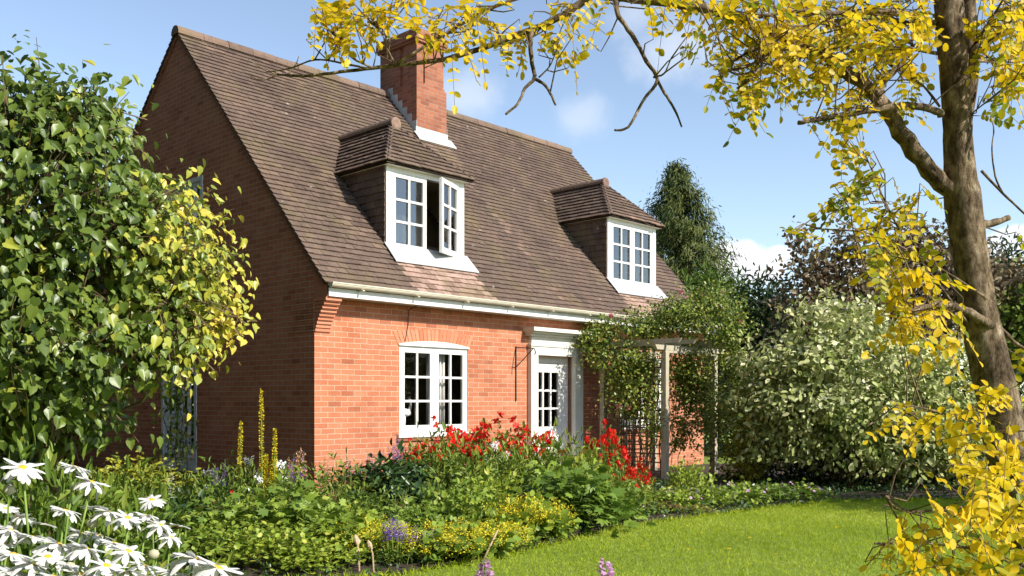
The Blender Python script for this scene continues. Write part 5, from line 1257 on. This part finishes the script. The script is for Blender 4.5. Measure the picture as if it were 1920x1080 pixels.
for px, d, s, pt, lb in ((835, 12.3, .75, 800, 'red flowered bush under the right end of the ground floor window'), (910, 12.6, 1.0, 793, 'largest red flowered bush, thick with blooms between the window and the door'), (985, 12.6, .95, 800, 'red flowered bush directly in front of the front door'),
        (1135, 12.6, .6, 805, 'red flowered bush against the left trellis of the pergola'), (1175, 11.6, .5, 880, 'low red flowered bush in front of the left pergola post'), (1195, 12.4, .42, 868, 'small red flowered bush beside the left pergola post'), (775, 12.9, .45, 835, 'sparse small red flowered bush below the left part of the ground floor window')):
    place('red', red_bush, 'flower bush', lb, 'red flowered bushes', px, d, s, pt, 1.02)
for px, d, s, pt, lb in ((700, 7.9, .7, 985, 'small yellow frothy lady\'s mantle left of the purple spires'), (830, 7.85, .85, 985, 'yellow lady\'s mantle left of the dry stick near the lawn'), (880, 8.1, .9, 985, 'broad yellow lady\'s mantle at the lawn edge nearest the camera'), (985, 9.0, .85, 930, 'tall yellow lady\'s mantle at the right end of the drift'), (1020, 9.15, .75, 955, 'bright yellow lady\'s mantle spilling onto the lawn'),
        (935, 8.35, .7, 985, 'low yellow lady\'s mantle at the foot of the drift beside the lawn')):
    place('mantle', lady_mantle, 'flower', lb, 'yellow lady\'s mantle along the lawn', px, d, s, pt, .43)
DARKP = lambda: perennial('dark', 'lance', 420, .42, .75, .19, 1.2, clump=6, spread=.05, droop=.5)
for px, d, s, pt, lb in ((722, 10.6, .95, 885, 'dark glossy leaved bushy plant left of the red flowers'), (775, 10.0, .8, 925, 'dark glossy leaved plant above the yellow drift'), (1000, 10.6, .7, 915, 'dark leaved plant in the shade below the red flowers'), (345, 8.6, .8, 960, 'dark leaved plant just right of the white daisies')):
    place('dark', DARKP, 'plant', lb, 'dark glossy leaved plants', px, d, s, pt, .8)
for px, d, s, pt, lb in ((1075, 9.75, .95, 895, 'large plant with big lobed light green leaves hanging over the lawn edge'), (1125, 10.1, .72, 925, 'lobed leaved light green plant with a few yellowed leaves by the lawn'), (1030, 10.5, .75, 880, 'lobed leaved green plant behind the lawn edge, below the door'), (960, 9.6, .6, 945, 'small lobed leaved plant among the yellow flowers'), (640, 7.9, .6, 1000, 'lobed leaved plant near the two dry seed heads'), (415, 8.2, .6, 965, 'lobed leaved plant right of the daisies'), (545, 8.4, .8, 955, 'large leaved plant in front of the yellow spires')):
    place('broad', broad, 'plant', lb, 'lobed leaved plants', px, d, s, pt, .78)
MIDP = lambda: perennial('mid', 'lance', 760, .42, .6, .10, 1.2, clump=5)
LIGHTP = lambda: perennial('light', 'oval', 760, .42, .5, .075, 1.1, clump=5)
mids = [(405, 9.4, .8, 905, 'green bushy plant left of the yellow spires'), (560, 9.6, .9, 905, 'green bushy plant right of the yellow spires'), (635, 10.4, .9, 895, 'green bushy plant at the foot of the sunlit wall corner'), (690, 9.2, .8, 935, 'green bushy plant in front of the dark glossy plant'), (800, 11.3, .8, 870, 'green bushy plant below the ground floor window'), (870, 10.8, .9, 872, 'green bushy plant under the red bushes'), (950, 11.2, .9, 858, 'green bushy plant right under the thickest red flowers'), (1080, 11.6, .8, 845, 'green bushy plant below the door surround'), (1150, 10.9, .7, 900, 'green bushy plant left of the low red flowers'), (470, 8.3, .9, 970, 'green bushy plant below the yellow spires, near the camera'), (620, 8.2, .85, 985, 'green bushy plant in the middle foreground of the border'), (250, 10.0, .9, 905, 'green bushy plant under the lilac'), (120, 9.5, .9, 915, 'green bushy plant behind the leftmost daisies'), (30, 9.0, .9, 915, 'green bushy plant at the far left of the border'), (1010, 11.8, .7, 850, 'green bushy plant in front of the doorstep'), (45, 5.2, .8, 915, 'green bushy plant hiding the foot of the lilac, behind the highest daisy'), (135, 5.4, .8, 925, 'green bushy plant hiding the foot of the lilac, behind the middle daisies'), (215, 5.7, .8, 945, 'green bushy plant under the lilac, behind the right part of the daisies')]
for px, d, s, pt, lb in mids: place('mid', MIDP, 'plant', lb, 'green bushy plants', px, d, s, pt, .62)
for px, d, s, pt, lb in ((510, 7.5, .8, 1010, 'light green plant at the front edge of the border below the yellow spires'), (590, 7.3, .7, 1030, 'low light green plant at the front edge left of the dry stalks'), (420, 7.6, .8, 1005, 'light green plant at the front edge beside the daisies'), (780, 8.6, .7, 960, 'light green plant behind the purple spires'), (895, 9.0, .8, 935, 'light green plant in the middle of the yellow drift'), (845, 9.4, .8, 925, 'light green plant just behind the yellow drift'), (930, 10.2, .8, 905, 'light green plant between the red and yellow flowers'), (1095, 10.8, .7, 885, 'light green plant behind the large lobed leaves'), (1230, 11.4, .7, 925, 'light green plant at the foot of the left pergola post'), (655, 8.7, .7, 965, 'light green plant below the dark glossy plant'), (730, 8.1, .7, 1000, 'light green plant among the purple spires'), (1290, 12.8, .6, 880, 'light green plant inside the pergola'), (305, 8.4, .8, 985, 'light green plant in the gap behind the daisies'), (200, 8.2, .8, 975, 'light green plant behind the middle of the daisies')):
    place('light', LIGHTP, 'plant', lb, 'light green leafy plants', px, d, s, pt, .52)
for px, d, s, pt, lb in ((1390, 11.95, .8, 900, 'pink flowered geranium clump right of the pergola'), (1445, 12.2, .8, 902, 'pink flowered geranium clump below the bronze bush'), (1500, 12.6, .75, 902, 'rightmost pink flowered geranium clump before the shrub'), (1330, 11.6, .8, 905, 'pink flowered geranium clump at the right pergola post'), (1275, 11.3, .7, 915, 'pink flowered geranium clump between the two front pergola posts'), (1540, 12.9, .5, 920, 'small pink flowered geranium under the variegated shrub')):
    place('geranium', geranium, 'flower', lb, 'pink geraniums along the lawn', px, d, s, pt, .48)
for px, d, s, pt, lb in ((1235, 11.0, .8, 938, 'reddish brown sedum at the lawn edge, left one of the pair'), (1300, 11.1, .7, 945, 'reddish brown sedum at the lawn edge, right one of the pair'), (1180, 10.5, .55, 955, 'small reddish sedum beside the lobed leaves')):
    place('sedum', sedum, 'plant', lb, 'reddish sedums', px, d, s, pt, .44)
SALV = lambda: spire('salvia', 'purple', 9, 1.0, .24, fol=220, petal=.034, thick=.03, per=80)
for px, d, s, pt, lb in ((740, 12.2, .8, 838, 'purple flower spires against the sunlit brick left of the window'), (700, 12.0, .6, 870, 'short purple flower spires near the wall corner'), (545, 10.6, .7, 872, 'purple flower spires just right of the yellow spires'), (410, 10.4, .6, 885, 'purple flower spires left of the yellow spires'), (745, 7.6, .75, 985, 'purple flower spires in the foreground beside the lawn'), (800, 7.75, .5, 1010, 'short purple flower spires beside the dry stick'), (665, 11.3, .6, 880, 'thin purple flower spires at the foot of the wall'), (1085, 12.3, .5, 870, 'few purple flower spires in front of the door')):
    place('salvia', SALV, 'flower', lb, 'purple flower spires', px, d, s, pt, 1.06)
PEA = lambda: spire('snapdragon', 'peach', 7, .9, .22, fol=200, petal=.042, thick=.036, frac=.38, per=80)
for px, d, s, pt, lb in ((568, 10.9, .8, 868, 'peach pink flower spires right of the yellow spires'), (705, 11.9, .6, 880, 'peach pink flower spires near the sunlit wall corner'), (600, 10.6, .6, 885, 'short peach flower spires before the shaded wall')):
    place('peach', PEA, 'flower', lb, 'peach flower spires', px, d, s, pt, .95)
for px, d, s, pt, lb in ((470, 10.4, .8, 868, 'white phlox just left of the yellow spires'), (520, 10.2, .7, 878, 'white phlox just right of the yellow spires'), (480, 9.6, .6, 908, 'low white phlox under the yellow spires'), (395, 10.5, .7, 895, 'white phlox under the gable window'), (925, 12.0, .6, 842, 'white phlox in the shade under the red flowers'), (945, 11.8, .6, 862, 'white phlox low between the red bushes'), (1070, 12.4, .4, 838, 'single white phlox by the door')):
    place('phlox', phlox, 'flower', lb, 'white phlox', px, d, s, pt, .66)
STK = lambda: spire('dried_flower_stalk', 'sedum', 9, 1.0, .26, fol=0, petal=.022, per=34, thick=.02, frac=.4)
for px, d, s, pt, lb in ((655, 10.2, .8, 868, 'thin reddish dried flower stalks at the foot of the sunlit wall'), (610, 9.3, .8, 905, 'thin reddish dried flower stalks in the middle of the border'), (430, 8.6, .8, 925, 'thin reddish dried flower stalks below the leftmost yellow spire'), (735, 9.0, .8, 915, 'thin reddish dried flower stalks before the dark glossy plant'), (850, 10.6, .7, 860, 'thin reddish dried flower stalks under the ground floor window'), (1150, 10.3, .7, 905, 'thin reddish dried flower stalks beside the lobed leaves'), (1100, 12.2, .7, 815, 'thin reddish dried flower stalks right of the front door'), (520, 7.9, .7, 985, 'thin reddish dried flower stalks at the front of the border'), (1040, 11.2, .7, 850, 'thin reddish dried flower stalks under the red flowers')):
    place('stalk', STK, 'flower', lb, 'dried flower stalks', px, d, s, pt, 1.06)
for px, d, s, lb in ((385, 10.9, 1.0, 'clump of sword shaped leaves under the gable window'), (450, 8.9, .8, 'clump of sword shaped leaves left of the yellow spires'), (770, 10.8, .9, 'clump of sword shaped leaves below the window')):
    place('iris', iris, 'plant', lb, 'sword leaved clumps', px, d, s)
for px, d, s, pt, lb in ((330, 9.4, .9, 925, 'dark plant dotted with red flowers right of the daisies'), (420, 8.9, .8, 945, 'dark plant dotted with red flowers before the yellow spires'), (95, 8.6, .9, 915, 'dark plant dotted with red flowers behind the leftmost daisies'), (370, 8.1, .8, 985, 'dark plant dotted with red flowers at the edge of the daisies')):
    place('penst', penstemon, 'flower', lb, 'dark plants dotted with red', px, d, s, pt, .66)
for px, d, s, lb in ((160, 9.2, 1.2, 'wispy grass tuft under the lilac'), (215, 8.9, 1.1, 'wispy grass tuft behind the middle daisies'), (280, 9.2, 1.0, 'wispy grass tuft under the gable window'), (60, 8.2, 1.1, 'wispy grass tuft at the far left'), (835, 10.6, .9, 'wispy grass tuft under the red flowers')):
    place('tuft', grass_tuft, 'plant', lb, 'wispy grass tufts', px, d, s)
GOLD = lambda: perennial('golden', 'oval', 900, .5, .9, .075, 1.1, clump=5)
place('gold', GOLD, 'shrub', 'golden green shrub at the foot of the gable wall', None, 255, 11.6, 1.15, 862, .95)
def cut(o, name):
    o.name = name; return o
cut(place('m1', lambda: mullein(1.9, 1, .030), 'flower', 'tallest yellow mullein spire before the shaded wall', 'yellow mullein spires', 492, 10.2, .95, 728, 1.9), 'mullein').rotation_euler = (0, 0, .2)
cut(place('m2', lambda: mullein(1.5, 1, .028), 'flower', 'single yellow mullein spire standing left of the tallest one', 'yellow mullein spires', 445, 10.2, .9, 788, 1.5), 'mullein').rotation_euler = (0, 0, 0)
cut(place('m3', lambda: mullein(1.45, 5, .030), 'flower', 'cluster of short yellow mullein spires right of the tallest one', 'yellow mullein spires', 507, 9.9, .95, 802, 1.45), 'mullein').rotation_euler = (0, 0, 0)
for px, d, pt, lb in ((674, 7.3, 1003, 'left one of two dry buff seed heads at the lawn edge'), (701, 7.25, 1012, 'right one of two dry buff seed heads at the lawn edge')):
    place('dry', lambda: dry_head(.5), 'seed head', lb, 'dry seed heads', px, d, 1.15, pt, .5)
CRM = lambda: spire('foxglove', 'cream', 1, 1.0, .01, fol=60, fr=.15, fh=.2, petal=.035, per=110, thick=.034, frac=.5)
for px, d, pt, lb in ((594, 8.6, 938, 'cream foxglove spire in the middle of the border'), (321, 9.3, 860, 'cream foxglove spire under the gable window')):
    place('fox', CRM, 'flower', lb, 'cream foxglove spires', px, d, .9, pt, 1.02)
PNK = lambda: spire('pink_flower_spire', 'mauve', 1, 1.0, .01, fol=0, petal=.030, per=90, thick=.022, frac=.10)
for px, d, pt, lb in ((905, 3.2, 1064, 'pink flower spire poking into the bottom edge, left one'), (1138, 3.2, 1064, 'pink flower spire poking into the bottom edge, right one')):
    place('pinks', PNK, 'flower', lb, 'pink spires at the bottom edge', px, d, 1.0, pt, 1.0)
FL = None
for k in range(26):
    y = random.uniform(7.6, 12.2); x = random.uniform(float(np.interp(y, ey, ex)) + .15 if y < 12 else 3.5, y * .5)
    if FL is None:
        FL = o = leaf_mesh('fallen_leaf', [leaf_arrays('round', np.array([[0., 0, .02]]), np.array([[1., 0, .15]]), np.array([[0., 0, 1]]), .05, .8, .8)], LM['robinia'])
    else: o = FL.copy(); scene.collection.objects.link(o)
    o.location = (x, y, .008); o.rotation_euler = (random.gauss(0, .3), random.gauss(0, .3), random.uniform(0, 6)); o.scale = [random.uniform(.6, 1.1)] * 3
    tag(o, 'small fallen yellow leaf lying on the sunlit lawn', 'leaf', 'fallen leaves on the lawn')
# broken stick leaning at the lawn edge
mb = MB(); mb.tube([(0, 0, 0), (.05, .02, .10), (.13, .03, .26)], [.010, .009, .006], 6, knob=.3); st = mb.build('stick', M['dry'], smooth=True); p = P(905, 752, 7.85); st.location = (p.x, 7.8, -.005)
tag(st, 'dry broken stick leaning among the yellow flowers at the lawn edge', 'stick')

# ------------------------------------------------------------------ white daisies in the foreground
def daisy(h, lean, R_=.047, seed=0, droop=.35):
    r = empty('daisy'); top = Vector((lean, 0, h)); f = Vector((lean * 1.5 + .22, .10 + .16 * (seed % 2), 1)).normalized()
    mb = MB(); pts = [Vector((0, 0, 0)).lerp(top, t) + Vector((-lean * .35 * math.sin(math.pi * t), 0, 0)) for t in (0, .2, .4, .6, .8, 1)]; pts = [Vector((-.01, 0, -.24))] + pts; mb.tube(pts, [.0043, .0042, .004, .0038, .0034, .003, .003], 6)
    mb.lathe(top, [(.003, -.010), (.011, -.006), (.012, .0)], 10, axis=f); mb.build('stem', M['stem'], r, smooth=True)
    n = random.randint(19, 24); a = f.orthogonal().normalized(); b = f.cross(a); V = []; Fc = []; tn = []
    mbp = MB()
    for k in range(n):
        an = 2 * math.pi * k / n + random.gauss(0, .07); v = a * math.cos(an) + b * math.sin(an); t_ = f.cross(v)
        L = R_ * random.uniform(.86, 1.08); dr = droop * random.uniform(-.1, 2.1); w = R_ * .135 * random.uniform(.85, 1.2); tw = random.gauss(0, .25); ps = []
        for u, ww in ((.13, .45), (.35, .9), (.65, 1.05), (.88, .85), (1.0, .28)):
            c = top + v * (L * (u - .12 * dr * u * u)) + f * (L * (.16 * u - dr * u * u)) + f * .001 * (k % 3); s = (t_ + f * tw * u).normalized()
            ps.append((c - s * w * ww, c + f * w * .25 * (1 if u < .9 else .2), c + s * w * ww))
        for (p, q) in zip(ps, ps[1:]):
            mbp.face([p[0], p[1], q[1], q[0]], tone=random.random()); mbp.face([p[1], p[2], q[2], q[1]], tone=random.random())
    mbp.build('petals', M['petal'], r, smooth=False)
    mb = MB(); mb.lathe(top, [(.0115, .0), (.0118, .002), (.009, .0045), (.004, .0055), (.0005, .006)], 14, axis=f); mb.build('disc', M['disc'], r, smooth=True)
    return r
DA = [('daisy_a', lambda: daisy(1.0, .06, droop=.32)), ('daisy_b', lambda: daisy(1.0, .10, .050, 1, .5)), ('daisy_c', lambda: daisy(1.0, .03, .045, 2, .12)), ('daisy_d', lambda: daisy(1.0, .12, .049, 3, .62))]
def put_daisy(px, py, d, label, k=None, s=1.0):
    kind, b = DA[k if k is not None else random.randrange(4)]
    if kind not in SRC: SRC[kind] = o = b()
    else: o = copy_tree(SRC[kind])
    o.name = 'daisy'
    t = P(px, py, d); rz = random.gauss(.0, .7)
    z = t.z; top = None
    for ch in SRC[kind].children: pass
    lean = {'daisy_a': .06, 'daisy_b': .10, 'daisy_c': .03, 'daisy_d': .12}[kind]
    # whole plant scaled so that the flower lands at the height wanted: only small changes, the rest is stem below the ground line
    o.rotation_euler = (0, 0, rz); o.scale = (s, s, s); o.location = (t.x - lean * s * math.cos(rz), t.y - lean * s * math.sin(rz), z - 1.0 * s)
    o['label'] = label; o['category'] = 'flower'; o['group'] = 'white daisies'
    return o
named = [(42, 878, 2.5, 'white daisy highest at the left edge of the picture', 1, 1.15), (140, 877, 2.6, 'white daisy at the top of the drift, second from the left edge', 0, 1.05), (172, 905, 2.6, 'white daisy just below the topmost pair, facing right', 3, 1.05), (122, 958, 2.5, 'white daisy standing alone below the topmost pair', 0, .95), (285, 938, 2.7, 'white daisy at the upper right of the drift', 0, .85), (180, 955, 2.7, 'white daisy behind the middle of the drift, petals raised', 2, .9),
         (205, 962, 2.6, 'white daisy in the dense middle of the drift, left one', 1, .95), (240, 972, 2.55, 'white daisy in the dense middle of the drift, right one', 3, .95), (275, 968, 2.6, 'white daisy right of the dense middle', 0, .9), (300, 985, 2.6, 'white daisy on the right flank of the drift', 1, .9), (338, 988, 2.7, 'small white daisy rightmost in the upper rows', 2, .75), (320, 1008, 2.6, 'white daisy below the rightmost small one', 1, .8), (40, 972, 2.6, 'white daisy left below the topmost pair', 3, .85), (20, 995, 2.4, 'white daisy in the second row at the left edge', 1, .95), (60, 1008, 2.4, 'white daisy overlapping the second row near the left edge', 0, .9),
         (110, 1022, 2.2, 'large white daisy in the lower middle, tilted left', 1, 1.1), (160, 1030, 2.2, 'large white daisy in the lower middle, tilted right', 3, 1.1), (215, 1020, 2.4, 'white daisy low and right of the large pair', 0, 1.0), (240, 1035, 2.3, 'white daisy touching the lower right group', 1, 1.0), (365, 1050, 2.0, 'large white daisy at the bottom right of the drift', 1, 1.15), (408, 1066, 1.95, 'rightmost white daisy at the bottom edge', 3, 1.15), (325, 1075, 2.0, 'white daisy cut by the bottom edge under the right group', 0, 1.1), (200, 1062, 2.2, 'white daisy near the bottom edge with drooping petals', 3, 1.0), (60, 1060, 2.2, 'white daisy near the bottom left corner', 1, 1.0), (25, 1040, 2.3, 'white daisy at the left edge above the corner', 0, 1.0)]
for a in named: put_daisy(*a)
for px, py, d in ((5, 1020, 2.4), (90, 1045, 2.4), (130, 1060, 2.3), (30, 1075, 2.2), (100, 1082, 2.1), (150, 1078, 2.2), (240, 1075, 2.2), (270, 1062, 2.4), (150, 1000, 2.7), (185, 1005, 2.7), (10, 955, 2.8), (80, 985, 2.8), (270, 1090, 2.1), (-10, 1060, 2.3), (60, 1095, 2.1), (180, 1095, 2.1), (0, 1090, 2.1)):
    put_daisy(px, py, d, 'white daisy crowded low among its neighbours at the bottom left', None, random.uniform(.85, 1.0))
def bud():
    r = empty('daisy_bud'); mb = MB(); mb.tube([(.01, 0, -.24), (0, 0, 0), (-.01, 0, .5), (.02, 0, 1)], [.003, .003, .003, .0025], 5); mb.build('stem', M['stem'], r)
    mb = MB(); mb.lathe((.02, 0, 1), [(.002, -.006), (.012, 0), (.016, .009), (.012, .018), (.002, .022)], 10); mb.build('bud', LM['cream'], r, smooth=True); return r
for px, py, d, lb in ((17, 925, 2.5, 'closed cream daisy bud at the left edge under the highest flower'), (172, 988, 2.6, 'closed cream daisy bud left of the dense middle'), (288, 1045, 2.5, 'closed cream daisy bud on the right flank'), (130, 1070, 2.3, 'closed cream daisy bud at the bottom edge')):
    o = bud() if 'bud' not in SRC else copy_tree(SRC['bud']); SRC.setdefault('bud', o)
    t = P(px, py, d); o.location = (t.x - .02, d, t.z - 1.0); o['label'] = lb; o['category'] = 'flower'; o['group'] = 'daisy buds'
def daisy_leaves():
    n = 2600; X = rng.uniform(-1.75, -.65, n); Y = rng.uniform(1.9, 3.2, n); k = X > -Y * .58 - .1; X, Y = X[k], Y[k]; n = len(X)
    pos = np.stack([X, Y, rng.uniform(.05, .78, n)], 1); pos[:, 2] *= np.clip(1 - (X + .95) * 1.4, .15, 1)
    d = rng.normal(size=(n, 3)) * .6; d[:, 2] += .8
    o = leaf_mesh('daisy_foliage', [leaf_arrays('lance', pos, d, rdir(n), rng.uniform(.05, .11, n), .9)], LM['mid']); tag(o, 'green stalks and narrow leaves of the daisy drift', 'foliage', kind='stuff')
daisy_leaves()
